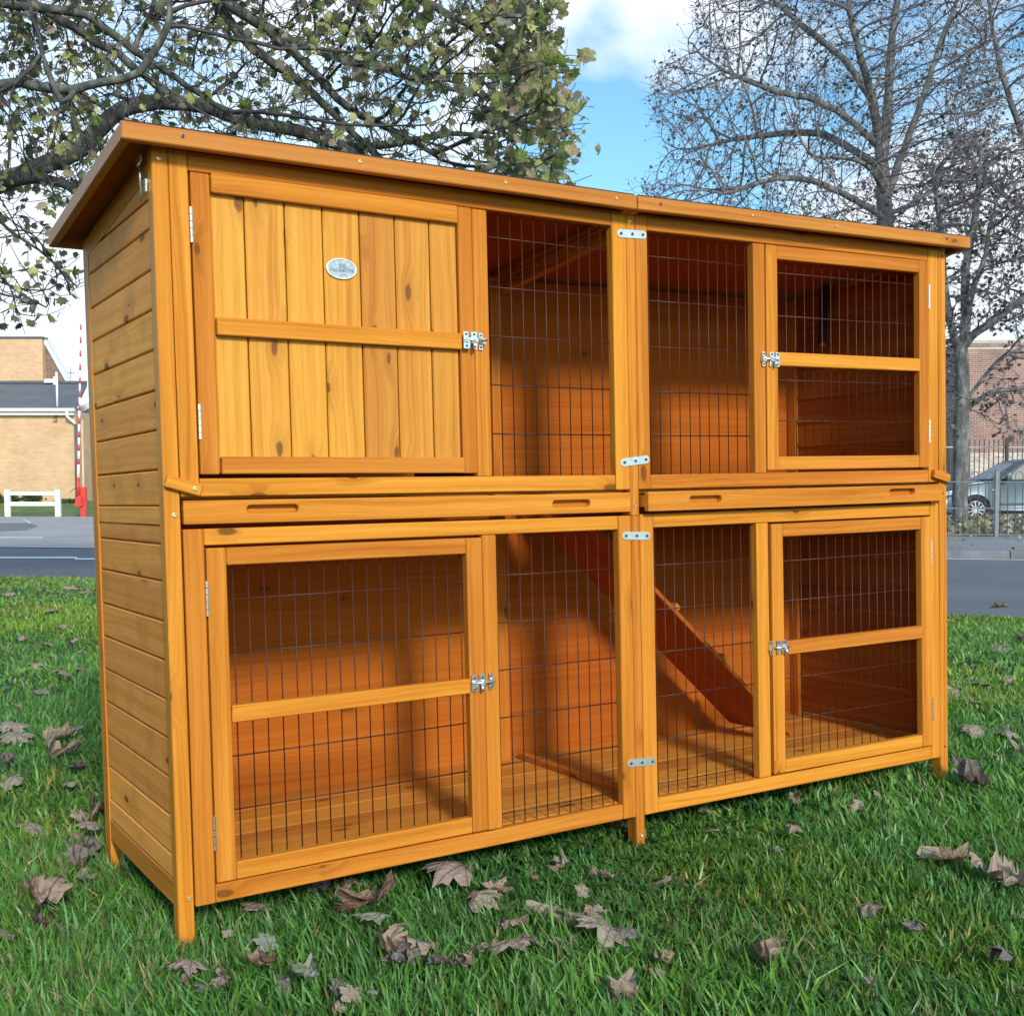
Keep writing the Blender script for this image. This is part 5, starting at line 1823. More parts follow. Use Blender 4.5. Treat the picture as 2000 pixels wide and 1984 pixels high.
make_tree('slender grey tree with a forked trunk standing in front of the silver car', ch1,
          crown_points(1700, poly1, 24, 1.9, 8) + crown_points(110, poly1b, 24, .9, 9) + crown_points(60, [(1835, 700), (1870, 700), (1868, 860), (1835, 860)], 24, .6, 10), 0.14, 0.9, 0.17, 70, 6, 0.0052, M_BARK, M_TWIG, 2, 0.22, 6000,
          leafn=2400, leafsz=(.05, .10), leafcols=DRY + [(0.12, 0.13, 0.09)], group='nearly bare trees beyond the road')
# ---- tree T3 further right, mostly its crown
ch3 = [
 chain([(2130, 1030, 30), (2120, 800, 30), (2100, 600, 30), (2080, 460, 30)], .22, .14, True),
 chain([(2080, 460, 30), (2030, 340, 29.6), (1985, 230, 29.3), (1950, 120, 29), (1930, 0, 29)], .10, .03),
 chain([(2080, 460, 30), (2090, 330, 30.3), (2070, 200, 30.5), (2040, 60, 30.6), (2020, -60, 30.6)], .11, .04),
 chain([(2070, 430, 30), (2010, 410, 30), (1960, 380, 30), (1910, 330, 30), (1880, 280, 30)], .06, .02),
 chain([(2085, 400, 30), (2140, 300, 30), (2180, 180, 30)], .08, .03),
]
poly3 = [(1850, 330), (1860, 120), (1900, -80), (2200, -120), (2280, 300), (2180, 520), (1980, 520), (1880, 470)]
make_tree('bare tree at the far right whose crown leans in over the slender tree', ch3,
          crown_points(3000, poly3, 30, 2.6, 13), 0.22, 1.3, 0.26, 70, 7, 0.005, M_BARK, M_TWIG, 2, 0.28, 8000,
          leafn=1800, leafsz=(.045, .09), leafcols=DRY, group='nearly bare trees beyond the road')

# ---- maple over the hutch on the left
ch0 = [
 chain([(-520, 1250, 8.6), (-510, 900, 8.6), (-480, 560, 8.6), (-430, 330, 8.6)], .26, .17, True),
 chain([(-460, 480, 8.6), (-250, 400, 8.6), (-60, 378, 8.6), (0, 358, 8.6), (70, 330, 8.6), (156, 290, 8.6), (215, 232, 8.7), (261, 206, 8.8), (330, 200, 8.9), (400, 208, 9.0), (471, 234, 9.0), (580, 256, 9.1), (670, 288, 9.2), (740, 330, 9.3)], .082, .042),
 chain([(0, 358, 8.6), (40, 352, 8.5), (90, 350, 8.4), (135, 366, 8.3), (175, 400, 8.2), (215, 470, 8.1)], .045, .018),
 chain([(-430, 330, 8.6), (-300, 90, 8.4), (-150, -80, 8.2), (20, -170, 8.2), (200, -180, 8.4), (330, -120, 8.6), (424, 7, 8.8), (471, 72, 8.8), (514, 112, 8.8), (565, 145, 8.9), (616, 188, 9.0), (688, 261, 9.1), (745, 310, 9.2)], .085, .022),
 chain([(-150, -80, 8.2), (-30, -40, 8.2), (90, 22, 8.2), (145, 54, 8.2), (188, 83, 8.2), (232, 105, 8.2), (254, 127, 8.2), (285, 152, 8.3), (326, 188, 8.3)], .044, .022),
 chain([(-300, 90, 8.4), (-120, 180, 7.9), (0, 167, 7.7), (40, 163, 7.6), (90, 172, 7.5), (145, 174, 7.5), (203, 163, 7.5), (275, 141, 7.5), (300, 105, 7.5), (318, 75, 7.5), (330, 22, 7.5), (322, -40, 7.5)], .045, .018),
 chain([(-120, -20, 8.2), (0, 7, 7.9), (90, 18, 7.8), (163, 25, 7.8), (203, 54, 7.8), (261, 98, 7.9), (315, 134, 8.0), (391, 185, 8.1), (440, 215, 8.2)], .032, .016),
 chain([(200, -180, 8.4), (330, -80, 8.6), (435, 0, 8.7), (525, 58, 8.8), (594, 90, 8.9), (670, 116, 9.0), (760, 140, 9.2), (860, 170, 9.4), (950, 190, 9.5)], .060, .014),
 chain([(145, 174, 7.5), (120, 200, 7.4), (83, 105, 7.5), (76, 72, 7.5), (54, 0, 7.5), (40, -60, 7.5)], .020, .012),
 chain([(83, 105, 7.5), (60, 135, 7.5), (29, 162, 7.5), (-20, 190, 7.6)], .018, .014),
 chain([(261, 98, 7.9), (280, 55, 7.9), (300, 10, 7.8), (310, -50, 7.8)], .020, .012),
 chain([(330, -120, 8.6), (520, -90, 8.9), (680, -60, 9.1), (820, 0, 9.3), (930, 60, 9.5), (1010, 120, 9.6), (1070, 190, 9.7)], .06, .012),
 chain([(670, 288, 9.2), (740, 285, 9.3), (830, 270, 9.4), (900, 262, 9.5), (960, 270, 9.6), (1040, 250, 9.7)], .035, .010),
 chain([(525, 58, 8.8), (600, 130, 8.9), (680, 210, 9.0), (780, 262, 9.1), (860, 310, 9.2)], .025, .010),
 chain([(-60, 378, 8.6), (20, 450, 8.3), (90, 500, 8.1), (150, 560, 8.0)], .016, .006),
 chain([(-100, 420, 8.6), (-30, 500, 8.2), (20, 560, 8.0), (90, 600, 7.9)], .014, .005),
]
poly0 = [(-420, -220), (700, -180), (1000, -140), (1085, 0), (1060, 40), (1110, 110), (1085, 170), (1140, 240), (1090, 275), (1130, 330), (1060, 372), (900, 345), (700, 320), (520, 290), (260, 260), (190, 400), (160, 480), (175, 600), (60, 625), (-60, 600), (-420, 560)]


def dens0(x, y):
    if y > 440:
        return 0.13
    if x < 250 and y > 330:
        return 0.40
    return 1.0


LEAFG = [(0.19, 0.22, 0.09), (0.33, 0.34, 0.11), (0.12, 0.145, 0.08), (0.46, 0.45, 0.18), (0.18, 0.18, 0.12), (0.34, 0.28, 0.18), (0.26, 0.20, 0.15), (0.20, 0.22, 0.17)]


def pick0(p):
    x, y = proj(p)
    w = 0.6
    if x > 940:
        w += 0.9
    elif x > 600 and y < 160:
        w += 0.6
    if x < 200:
        w += .45
    return w


MAPLE, P0, par0, R0, off0 = make_tree('spreading maple with lichened limbs and faded green leaves reaching over the hutch from the left', ch0,
          crown_points(6000, poly0, 8.9, 1.5, 21, dens0), 0.10, 0.6, 0.12, 100, 9, 0.0027, M_BARK2, M_TWIG2, 2, 0.17, 15000,
          leafn=6600, leafsz=(.034, .074), leafcols=LEAFG, trunkr=0.016, tfrac=.75, leafpick=pick0)
# the leaves that show largest, each its own piece
M_TL = [leaf_mat('maple_leaf_green', (0.085, 0.15, 0.025), (0.20, 0.28, 0.06), (0.28, 0.33, 0.13), 0.42, 0.5),
        leaf_mat('maple_leaf_olive', (0.26, 0.27, 0.10), (0.44, 0.43, 0.19), (0.46, 0.45, 0.26), 0.40, 0.5),
        leaf_mat('maple_leaf_yellow', (0.42, 0.34, 0.06), (0.55, 0.46, 0.10), (0.50, 0.40, 0.18), 0.45, 0.5),
        leaf_mat('maple_leaf_tan', (0.30, 0.235, 0.14), (0.42, 0.34, 0.21), (0.24, 0.17, 0.10), 0.35, 0.5)]
TLM = [[leaf_mesh('leaf', 2, curl=c, crumple=.12, fold=f, seed=70 + 4 * i + j, mats=(m_,)) for j, (c, f) in enumerate(((-.3, .5), (-.5, -.7), (.2, .9)))] for i, m_ in enumerate(M_TL)]
cand = []
for i in range(len(P0)):
    if R0[i] < 0.006:
        q = Vector(P0[i] + off0); x, y = proj(q)
        if -20 < x < 1150 and y > -20:
            cand.append((x, y, i))
rl = random.Random(5)


def add_leaf(p, size, kind, toward=None):
    o = bpy.data.objects.new('leaf', rl.choice(TLM[kind]))
    o.parent = MAPLE
    o.location = Vector(p) - Vector(off0)
    # hanging, blade more or less facing outwards
    o.rotation_euler = (rl.uniform(0.9, 2.4), rl.uniform(-.6, .6), rl.uniform(-1.4, 1.4) - YAW * .5)
    o.scale = (size,) * 3
    COL.objects.link(o)
    return o


right = [c for c in cand if c[0] > 930 + 60 * rl.random()]
mid = [c for c in cand if 600 < c[0] < 960 and c[1] < 180]
lft = [c for c in cand if c[0] < 600]
lowl = [c for c in cand if c[0] < 190 and c[1] > 380]
for pool, num, s0, s1, ks_ in ((right, 190, .075, .115, (1, 1, 1, 0, 3)), (mid, 40, .065, .09, (0, 1, 1)), (lft, 35, .050, .080, (0, 0, 1, 3)), (lowl, 15, .03, .045, (0, 1, 3))):
    for c in rl.sample(pool, min(num, len(pool))):
        add_leaf(P0[c[2]] + off0, rl.uniform(s0, s1), rl.choice(ks_))
for px, py, kd, s in ((1169, 297, 1, .066), (845, 98, 2, .075), (940, 20, 2, .08), (1100, 70, 1, .085), (1105, 155, 3, .08), (1110, 185, 3, .075), (1118, 240, 1, .085), (1090, 5, 1, .07), (172, 232, 0, .10), (165, 215, 0, .09), (510, 72, 1, .07), (830, 40, 0, .12), (1010, 70, 1, .10), (1060, 250, 1, .09), (1095, 320, 1, .085), (100, 420, 1, .05)):
    add_leaf(at(px, py, 9.4 if px > 700 else 8.0), s, kd)
# hanging bunches of winged seeds
bm = bmesh.new()
rl2 = random.Random(9)
for (px, py) in ((1035, 60), (1050, 45), (1000, 110), (985, 150), (1080, 30), (1090, 50), (1020, 205), (975, 285), (1100, 190), (985, 40), (900, 25), (150, 90), (200, 95), (1130, 275), (1035, 290)):
    c = at(px, py, 9.3 if px > 700 else 8.4)
    for k in range(26):
        p = c + Vector((rl2.gauss(0, .035), rl2.gauss(0, .035), rl2.uniform(-.16, .03)))
        d = Vector((rl2.gauss(0, .35), rl2.gauss(0, .35), -1)).normalized() * rl2.uniform(.025, .04)
        s = d.orthogonal().normalized() * .006
        a = [bm.verts.new(p - s * .4), bm.verts.new(p + s * .4), bm.verts.new(p + d * .6 + s * 1.3), bm.verts.new(p + d), bm.verts.new(p + d * .7 - s)]
        bm.faces.new(a)
for v in bm.verts:
    v.co -= Vector(off0)
bm_obj('seed_bunches', bm, simple_mat('winged_seeds', (0.30, 0.20, 0.13), .7, 0, .35, 30), parent=MAPLE, kind='stuff')

# ------------------------------------------------------------------ bow-top railing
M_RAIL = simple_mat('galvanised_paint', (0.115, 0.13, 0.155), 0.5, 0.25, 0.15, 12)
M_RAILP = simple_mat('galvanised_post', (0.16, 0.175, 0.195), 0.5, 0.25, 0.15, 12)
DR_ = 19.9
zt, zb = at(1900, 921, DR_).z, 0.04
z1r, z2r, z3r = at(1900, 941, DR_).z, at(1900, 992.5, DR_).z, at(1900, 1044, DR_).z
RAILG = empty('bow_top_railing', loc=ld(12.0, DR_, 0.04), label='grey bow-top metal railing along the back of the far pavement', cat='railing')
RO = Vector(ld(12.0, DR_, 0.04))


def lpx(px, d):
    p = at(px, 958, d)
    return (p - CAM).dot(RT)


l_post = lpx(1946.8, DR_)
per = 0.2475
hw = 0.062
bm = bmesh.new()
pts = [(-hw, zb + .03), (-hw, zt - hw)]
for k in range(1, 8):
    t = math.pi - math.pi * k / 8
    pts.append((hw * math.cos(t), zt - hw + hw * math.sin(t)))
pts += [(hw, zt - hw), (hw, zb + .03)]
bm_tube(bm, [RT * p[0] + Vector((0, 0, p[1] - .04)) for p in pts], 0.0075, 6)
bmesh.ops.recalc_face_normals(bm, faces=bm.faces)
hoop_me = bpy.data.meshes.new('hoop'); bm.to_mesh(hoop_me); bm.free(); hoop_me.materials.append(M_RAIL); hoop_me.shade_smooth()
bay = 11 * per
posts_l = [l_post + k * bay for k in range(-3, 5)]
for pl in posts_l:
    for k in range(11):
        l = pl + (k + .5) * per + .0 if k else pl + .5 * per
        o = bpy.data.objects.new('hoop', hoop_me)
        o.location = ld(l, DR_, 0.04) - RO
        link(o, parent=RAILG)
for z in (z1r, z2r, z3r):
    bm = bmesh.new()
    c = ld((posts_l[0] + posts_l[-1] + bay) / 2, DR_, z) - RO
    q = Quaternion((0, 0, 1), -YAW).to_matrix()
    bm_box(bm, c, ((posts_l[-1] - posts_l[0] + bay), 0.018, 0.018), q)
    bm_obj('rail', bm, M_RAIL, parent=RAILG)
for pl in posts_l:
    bm = bmesh.new()
    q = Quaternion((0, 0, 1), -YAW).to_matrix()
    zp = at(1946, 919.5, DR_).z
    bm_box(bm, ld(pl, DR_, (zp + .0) / 2 + .01) - RO, (0.062, 0.062, zp - .02), q)
    tp = ld(pl, DR_, zp) - RO
    vs = [bm.verts.new(tp + q @ Vector((sx * .031, sy * .031, 0))) for sx, sy in ((-1, -1), (1, -1), (1, 1), (-1, 1))]
    ap = bm.verts.new(tp + Vector((0, 0, .02)))
    for k in range(4):
        bm.faces.new((vs[k], vs[(k + 1) % 4], ap))
    bm_obj('post', bm, M_RAILP, parent=RAILG)

# litter leaves on the bank
lit = []
lr = np.random.RandomState(4)
n = 5200
dd = 20.15 + lr.rand(n) ** 1.3 * 7.5
ll = XS + 2 + lr.rand(n) * 16
hh = 0.07 + 0.14 * np.sin(np.minimum(1, (dd - 20.02) / 5) * np.pi / 2) + lr.rand(n) * .03
x = CAM.x + RT.x * ll + FH.x * dd; y = CAM.y + RT.y * ll + FH.y * dd
lc = np.array([(0.40, 0.38, 0.26), (0.30, 0.24, 0.17), (0.52, 0.50, 0.38), (0.22, 0.25, 0.12), (0.16, 0.12, 0.09)])[lr.randint(0, 5, n)]
LEAVES = foliage('leaf_litter', np.stack([x, y, hh], 1), lr.uniform(.05, .10, n), lc, None, 31, hang=0.0)
LEAVES['label'] = 'pale dry leaves heaped on the bank behind the bow-top railing'
LEAVES['category'] = 'leaf litter'
n = 260
dd = 15.4 + lr.rand(n) * 4.5
ll = XS + 3 + lr.rand(n) * 9
x = CAM.x + RT.x * ll + FH.x * dd; y = CAM.y + RT.y * ll + FH.y * dd
pl_ = foliage('leaf_litter', np.stack([x, y, np.full(n, .056)], 1), lr.uniform(.03, .06, n), lc[:n], None, 32, hang=0.0)
pl_['label'] = 'odd dry leaves blown along the grey pavement'; pl_['category'] = 'leaf litter'

# ------------------------------------------------------------------ silver car
M_CAR = simple_mat('silver_blue_paint', (0.10, 0.135, 0.165), 0.32, 0.3, 0.04, 2)
M_GLASS = simple_mat('car_glass', (0.03, 0.05, 0.06), 0.2, 0.0, 0.1, 1)
M_TYRE = simple_mat('tyre_rubber', (0.012, 0.012, 0.016), 0.8, 0, 0.2, 20)
M_RIM = simple_mat('alloy_rim', (0.42, 0.43, 0.46), 0.35, 0.6, 0.05, 10)
M_TRIM = simple_mat('black_trim', (0.010, 0.011, 0.018), 0.5, 0, 0.2, 10)
M_LAMP = simple_mat('lamp_glass', (0.75, 0.78, 0.80), 0.1, 0.2, 0.05, 10)
DC = 29.5
zc0 = 0.014
CARP = at(1905.5, 1015, DC)
CAR = empty('parked_car', loc=(CARP.x, CARP.y, zc0), label='silver-blue hatchback parked side-on behind the railing, cut by the right edge', cat='car')
CAR.rotation_euler = (0, 0, -YAW)
# local frame: x runs back along the car from the front wheel centre, y away from the camera, z up
R_W = 0.315
WB = 2.58
prof_low = [(-.86, .30), (-.88, .52), (-.84, .66), (-.74, .78), (-.30, .92), (.30, 1.00), (.52, 1.02), (1.20, 1.03), (2.3, 1.05), (3.15, 1.08), (3.42, 1.05), (3.46, .80), (3.45, .45), (3.36, .24)]


def arch(cx, r, n=10):
    return [(cx + r * math.cos(t), R_W + r * math.sin(t)) for t in [math.pi * k / n for k in range(n + 1)]]


bottom = [(3.05, .22)] + arch(WB, .375) + [(2.1, .22), (.48, .22)] + arch(0.0, .375) + [(-.5, .22)]
ring = prof_low + [(x_, max(z_, .22)) for x_, z_ in bottom]


def halfw(x_, z_):
    w = .86
    w -= .05 * max(0, (z_ - .55)) / .5
    w -= .10 * max(0, (.35 - z_)) / .15 * .4
    if x_ < -.2:
        w -= .34 * ((-.2 - x_) / .68) ** 2.2
    if x_ > 2.9:
        w -= .20 * ((x_ - 2.9) / .56) ** 2
    return w


def side_faces(bm, ring, yscale=1.0):
    vl = [bm.verts.new((x_, -halfw(x_, z_) * yscale + .86, z_)) for x_, z_ in ring]
    vr = [bm.verts.new((x_, halfw(x_, z_) * yscale + .86, z_)) for x_, z_ in ring]
    n = len(ring)
    for k in range(n):
        bm.faces.new((vl[k], vl[(k + 1) % n], vr[(k + 1) % n], vr[k]))
    f1 = bm.faces.new(vl); f2 = bm.faces.new(list(reversed(vr)))
    bmesh.ops.triangulate(bm, faces=[f1, f2])


bm = bmesh.new()
side_faces(bm, ring)
bmesh.ops.bevel(bm, geom=[e for e in bm.edges if e.is_manifold and len(e.link_faces) == 2 and e.calc_face_angle(0) > R(50)], offset=.035, segments=3, affect='EDGES', profile=.6)
body = bm_obj('body', bm, M_CAR, smooth=True, parent=CAR)
# greenhouse
GH = [(.30, 1.00), (1.12, 1.50), (1.45, 1.585), (2.1, 1.60), (2.75, 1.55), (3.12, 1.40), (3.36, 1.06)]


def ghw(z_):
    return .80 - .20 * max(0, z_ - 1.0) / .6


bm = bmesh.new()
vl = [bm.verts.new((x_, .86 - ghw(z_), z_)) for x_, z_ in GH]; vr = [bm.verts.new((x_, .86 + ghw(z_), z_)) for x_, z_ in GH]
for k in range(len(GH)):
    bm.faces.new((vl[k], vl[(k + 1) % len(GH)], vr[(k + 1) % len(GH)], vr[k]))
bm.faces.new(vl); bm.faces.new(list(reversed(vr)))
bmesh.ops.bevel(bm, geom=[e for e in bm.edges if len(e.link_faces) == 2 and e.calc_face_angle(0) > R(50)], offset=.04, segments=3, affect='EDGES')
bm_obj('roof', bm, M_CAR, smooth=True, parent=CAR)


def ghpanel(name, pts, mat, side=-1, off=.012):
    bm = bmesh.new()
    p = [Vector((x_, .86 + side * (ghw(z_) + off), z_)) for x_, z_ in pts]
    prism(bm, p, (0, -side * .014, 0))
    return bm_obj(name, bm, mat, parent=CAR)


for sd_ in (-1, 1):
    ghpanel('window_trim', [(.55, 1.045), (1.20, 1.455), (1.50, 1.53), (2.1, 1.545), (2.68, 1.505), (3.02, 1.36), (3.16, 1.09)], M_TRIM, sd_, .006)
    ghpanel('window', [(.86, 1.075), (.98, 1.24), (1.24, 1.435), (1.50, 1.50), (1.72, 1.51), (1.74, 1.085)], M_GLASS, sd_, .014)
    ghpanel('window', [(1.80, 1.085), (1.79, 1.512), (2.1, 1.515), (2.55, 1.49), (2.66, 1.10)], M_GLASS, sd_, .014)
    ghpanel('window', [(.64, 1.075), (.80, 1.075), (.92, 1.22), (.90, 1.24)], M_GLASS, sd_, .014)
bm = bmesh.new()
nrm = Vector((-.5, 0, .82)).normalized() * .006
prism(bm, [Vector((.42, .86 - .66, 1.073)) + nrm, Vector((1.06, .86 - .52, 1.464)) + nrm, Vector((1.06, .86 + .52, 1.464)) + nrm, Vector((.42, .86 + .66, 1.073)) + nrm], nrm)
bm_obj('windscreen', bm, M_GLASS, parent=CAR)


def sidebar(name, pts, mat, y_off=.004, t=.02):
    bm = bmesh.new()
    a = [Vector((x_, .86 - halfw(x_, z_) - y_off, z_)) for x_, z_ in pts]
    vs = [bm.verts.new(p) for p in a]; vb = [bm.verts.new(p + Vector((0, t, 0))) for p in a]
    n = len(a)
    f = bm.faces.new(vs)
    for k in range(n):
        bm.faces.new((vs[k], vs[(k + 1) % n], vb[(k + 1) % n], vb[k]))
    return bm_obj(name, bm, mat, parent=CAR)


for xs_ in (.56, 1.76, 2.62):
    sidebar('door_seam', [(xs_, .30), (xs_ + .012, .30), (xs_ + .03, .98), (xs_ + .018, .98)], M_TRIM)
sidebar('sill', [(.44, .235), (2.14, .235), (2.14, .30), (.44, .30)], M_TRIM, .010)
sidebar('side_moulding', [(.62, .455), (1.74, .465), (1.74, .505), (.62, .495)], M_CAR, .018)
sidebar('door_handle', [(1.50, .865), (1.68, .87), (1.68, .90), (1.50, .895)], M_CAR, .028)
sidebar('side_repeater', [(.40, .80), (.46, .805), (.46, .83), (.40, .825)], M_LAMP, .008)
sidebar('headlight', [(-.72, .66), (-.50, .70), (-.44, .80), (-.62, .79), (-.72, .75)], M_LAMP, .012)
bm = bmesh.new()
bm_box(bm, (.74, -.10, 1.10), (.16, .20, .13))
bmesh.ops.bevel(bm, geom=list(bm.edges), offset=.04, segments=2, affect='EDGES')
bm_obj('mirror', bm, M_CAR, smooth=True, parent=CAR)
for cx in (0.0, WB):
    bm = bmesh.new()
    bm_tube(bm, [(cx, .02, R_W), (cx, 1.70, R_W)], .372, 28)
    bm_obj('wheel_arch', bm, M_TRIM, parent=CAR)
    for yy, s_ in ((-.005, -1), (1.725, 1)):
        wh = empty('wheel', loc=(cx, yy, R_W), parent=CAR)
        bm = bmesh.new()
        bm_tube(bm, [(0, 0, 0), (0, -s_ * .20, 0)], .312, 32)
        bmesh.ops.bevel(bm, geom=[e for e in bm.edges if e.calc_face_angle(0) > R(60)], offset=.03, segments=3, affect='EDGES')
        bm_obj('tyre', bm, M_TYRE, smooth=True, parent=wh)
        bm = bmesh.new()
        k = 32
        def rg(r_, y_):
            return [bm.verts.new((r_ * math.cos(2 * math.pi * j / k), y_, r_ * math.sin(2 * math.pi * j / k))) for j in range(k)]
        r1_, r2_, r3_ = rg(.222, s_ * .004), rg(.205, s_ * .012), rg(.196, s_ * .002)
        for a_, b_ in ((r1_, r2_), (r2_, r3_)):
            for j in range(k):
                bm.faces.new((a_[j], a_[(j + 1) % k], b_[(j + 1) % k], b_[j]))
        for j in range(11):
            t = 2 * math.pi * j / 11
            q = Matrix.Rotation(-t, 3, 'Y')
            bm_box(bm, q @ Vector((.115, s_ * .008, 0)), (.165, .014, .032), q)
        bm_tube(bm, [(0, s_ * .002, 0), (0, s_ * .016, 0)], .045, 14)
        bm_obj('rim', bm, M_RIM, parent=wh)

# ------------------------------------------------------------------ brick materials
def brick_mat(name, c1, c2, mortar, bw=.215, bh=.065, vary=.3, bumpy=.4):
    m, nt, b = new_mat(name)
    uv = N(nt, 'ShaderNodeUVMap')
    br = N(nt, 'ShaderNodeTexBrick')
    br.inputs['Scale'].default_value = 1.0
    br.inputs['Brick Width'].default_value = bw + .010
    br.inputs['Row Height'].default_value = bh + .010
    br.inputs['Mortar Size'].default_value = .007
    br.inputs['Mortar Smooth'].default_value = .2
    br.inputs['Bias'].default_value = 0
    br.inputs['Color1'].default_value = (*c1, 1); br.inputs['Color2'].default_value = (*c2, 1); br.inputs['Mortar'].default_value = (*mortar, 1)
    nt.links.new(uv.outputs[0], br.inputs['Vector'])
    n1 = N(nt, 'ShaderNodeTexNoise'); n1.inputs['Scale'].default_value = 1.3; n1.inputs['Detail'].default_value = 8
    nt.links.new(uv.outputs[0], n1.inputs['Vector'])
    f = ramp(nt, n1.outputs['Fac'], [(.3, (1 - vary,) * 3), (.7, (1 + vary * .6,) * 3)])
    c = mixc(nt, 1.0, br.outputs['Color'], f, 'MULTIPLY')
    nt.links.new(c, b.inputs['Base Color'])
    b.inputs['Roughness'].default_value = .9
    bump(nt, b, br.outputs['Fac'], -bumpy, .01)
    return m


M_BRICKO = brick_mat('buff_orange_brick', (0.66, 0.42, 0.245), (0.58, 0.35, 0.185), (0.64, 0.46, 0.31), vary=.10)
M_BRICKB = brick_mat('brown_brick', (0.24, 0.15, 0.10), (0.15, 0.10, 0.075), (0.34, 0.28, 0.22))
M_BRICKR = brick_mat('mixed_red_brick', (0.36, 0.19, 0.15), (0.24, 0.135, 0.115), (0.50, 0.43, 0.38), vary=.25)
M_SLATE = simple_mat('grey_roof', (0.13, 0.135, 0.155), .8, 0, .18, .8)
M_UPVC = simple_mat('white_upvc', (0.80, 0.80, 0.80), .4, 0, .04, 3)
M_DARKPIPE = simple_mat('grey_downpipe', (0.10, 0.10, 0.12), .5, 0, .1, 6)
M_PANE = simple_mat('window_glass', (0.09, 0.13, 0.16), .1, 0, .3, .8)


def uvbox(name, p0, ux, uy, uz, mat, parent=None, **kw):
    """A block from corner p0 with edge vectors; UV in metres on every face for brickwork."""
    p0, ux, uy, uz = Vector(p0), Vector(ux), Vector(uy), Vector(uz)
    V, F, U = [], [], []
    for (o_, a, b_) in ((p0, ux, uz), (p0 + uy, ux, uz), (p0, uy, uz), (p0 + ux, uy, uz), (p0 + uz, ux, uy), (p0, ux, uy)):
        k = len(V)
        V += [o_, o_ + a, o_ + a + b_, o_ + b_]
        F.append((k, k + 1, k + 2, k + 3))
        la, lb = a.length, b_.length
        U += [(0, 0), (la, 0), (la, lb), (0, lb)]
    return mesh_obj(name, V, F, mat, uvs=U, parent=parent, **kw)


def Lz(px, py, d):
    p = at(px, py, d)
    return (p - CAM).dot(RT), p.z


# ------------------------------------------------------------------ orange brick building, left
D1 = 46.0
BLD = empty('brick_building', loc=ld(-20, D1, .38), label='sunlit orange brick building with grey lean-to roof on the far left', cat='building')
BO = Vector(ld(-20, D1, .38))


def bp(l, d, z):
    return ld(l, d, z) - BO


lx1, zb_ = Lz(150, 981, D1)
_, ze = Lz(100, 803, D1)
uvbox('wall', bp(lx1 - 14, D1, .20), RT * 14, FH * 9, (0, 0, ze - .20), M_BRICKO, BLD)
# lean-to roof
l2, zr2 = Lz(170, 749, D1 + 4.0)
lr_, _ = Lz(160, 797, D1)
V = [bp(lx1 - 14, D1 - .25, ze + .12), bp(lx1 + .12, D1 - .25, ze + .12), bp(l2, D1 + 4.0, zr2), bp(lx1 - 14, D1 + 4.0, zr2)]
V += [v + Vector((0, 0, -.12)) for v in V]
mesh_obj('roof', V, [(0, 1, 2, 3), (4, 7, 6, 5), (0, 4, 5, 1), (1, 5, 6, 2), (2, 6, 7, 3), (3, 7, 4, 0)], M_SLATE, parent=BLD)
uvbox('flashing', bp(lx1 - 14, D1 + 3.9, zr2 + .0), RT * (14 + l2 - lx1), FH * .12, (0, 0, .10), M_DARKPIPE, BLD)
# gutter and fascia
uvbox('gutter', bp(lx1 - 14, D1 - .36, ze - .02), RT * 14.10, FH * .12, (0, 0, .11), M_UPVC, BLD)
uvbox('fascia', bp(lx1 - 14, D1 - .22, ze - .16), RT * 14.02, FH * .22, (0, 0, .15), M_UPVC, BLD)
q = Quaternion((0, 0, 1), -YAW).to_matrix()
bm = bmesh.new()
la, _ = Lz(137, 800, D1)
lb, _ = Lz(149, 815, D1)
bm_tube(bm, [bp(la, D1 - .34, ze - .02), bp(la, D1 - .32, ze - .22), bp(la + .06, D1 - .2, ze - .32), bp(lb - .06, D1 - .12, ze - .42), bp(lb, D1 - .1, ze - .50)], .055, 8)
bm_obj('gutter_outlet', bm, M_UPVC, smooth=True, parent=BLD)
bm = bmesh.new()
bm_tube(bm, [bp(lb, D1 - .1, ze - .50), bp(lb, D1 - .1, .45)], .05, 8)
bm_obj('downpipe', bm, M_DARKPIPE, smooth=True, parent=BLD)
# upper block
D2 = D1 + 4.05
lu, zu0 = Lz(84, 749, D2)
_, zu1 = Lz(40, 661, D2)
uvbox('wall', bp(lx1 - 14, D2, zu0 - .5), RT * (lu - (lx1 - 14)), FH * .45, (0, 0, zu1 - zu0 + .5), M_BRICKO, BLD)
uvbox('coping', bp(lx1 - 14, D2 - .06, zu1 + .002), RT * (lu - (lx1 - 14) + .05), FH * .56, (0, 0, .07), M_DARKPIPE, BLD)
# brown gable end with its white verge board
D3 = D2 + .3
pA, pB, pC = Lz(86, 668, D3), Lz(131, 748, D3), Lz(86, 748, D3)
V = [bp(pA[0], D3, pA[1]), bp(pB[0], D3, pB[1]), bp(pC[0], D3, pC[1])]
V += [v + FH * .32 for v in V]
U = []
F = [(2, 1, 0), (3, 4, 5), (0, 1, 4, 3), (1, 2, 5, 4), (2, 0, 3, 5)]
for f in F:
    for i in f:
        v = V[i]; U.append((v.dot(RT), v.z))
mesh_obj('gable_wall', V, F, M_BRICKB, uvs=U, parent=BLD)
dv_ = Vector(V[1]) - Vector(V[0]); dvn = dv_.normalized()
nn_ = FH.cross(dvn)
if nn_.z < 0:
    nn_ = -nn_
uvbox('verge_board', Vector(V[0]) - dvn * .1 - FH * .08, dvn * (dv_.length + .15), FH * .46, nn_ * .13, M_UPVC, BLD)
lf, zf = Lz(113, 803, D1)
bm = bmesh.new()
lp_, zp_ = Lz(113, 722, D2 - 1.0)
bm_tube(bm, [bp(lf, D1 - .05, ze + .12), bp(lf + .0, D1 - .04, ze + 1.0), bp(lf - .03, D1, zp_ - .4)], .045, 8)
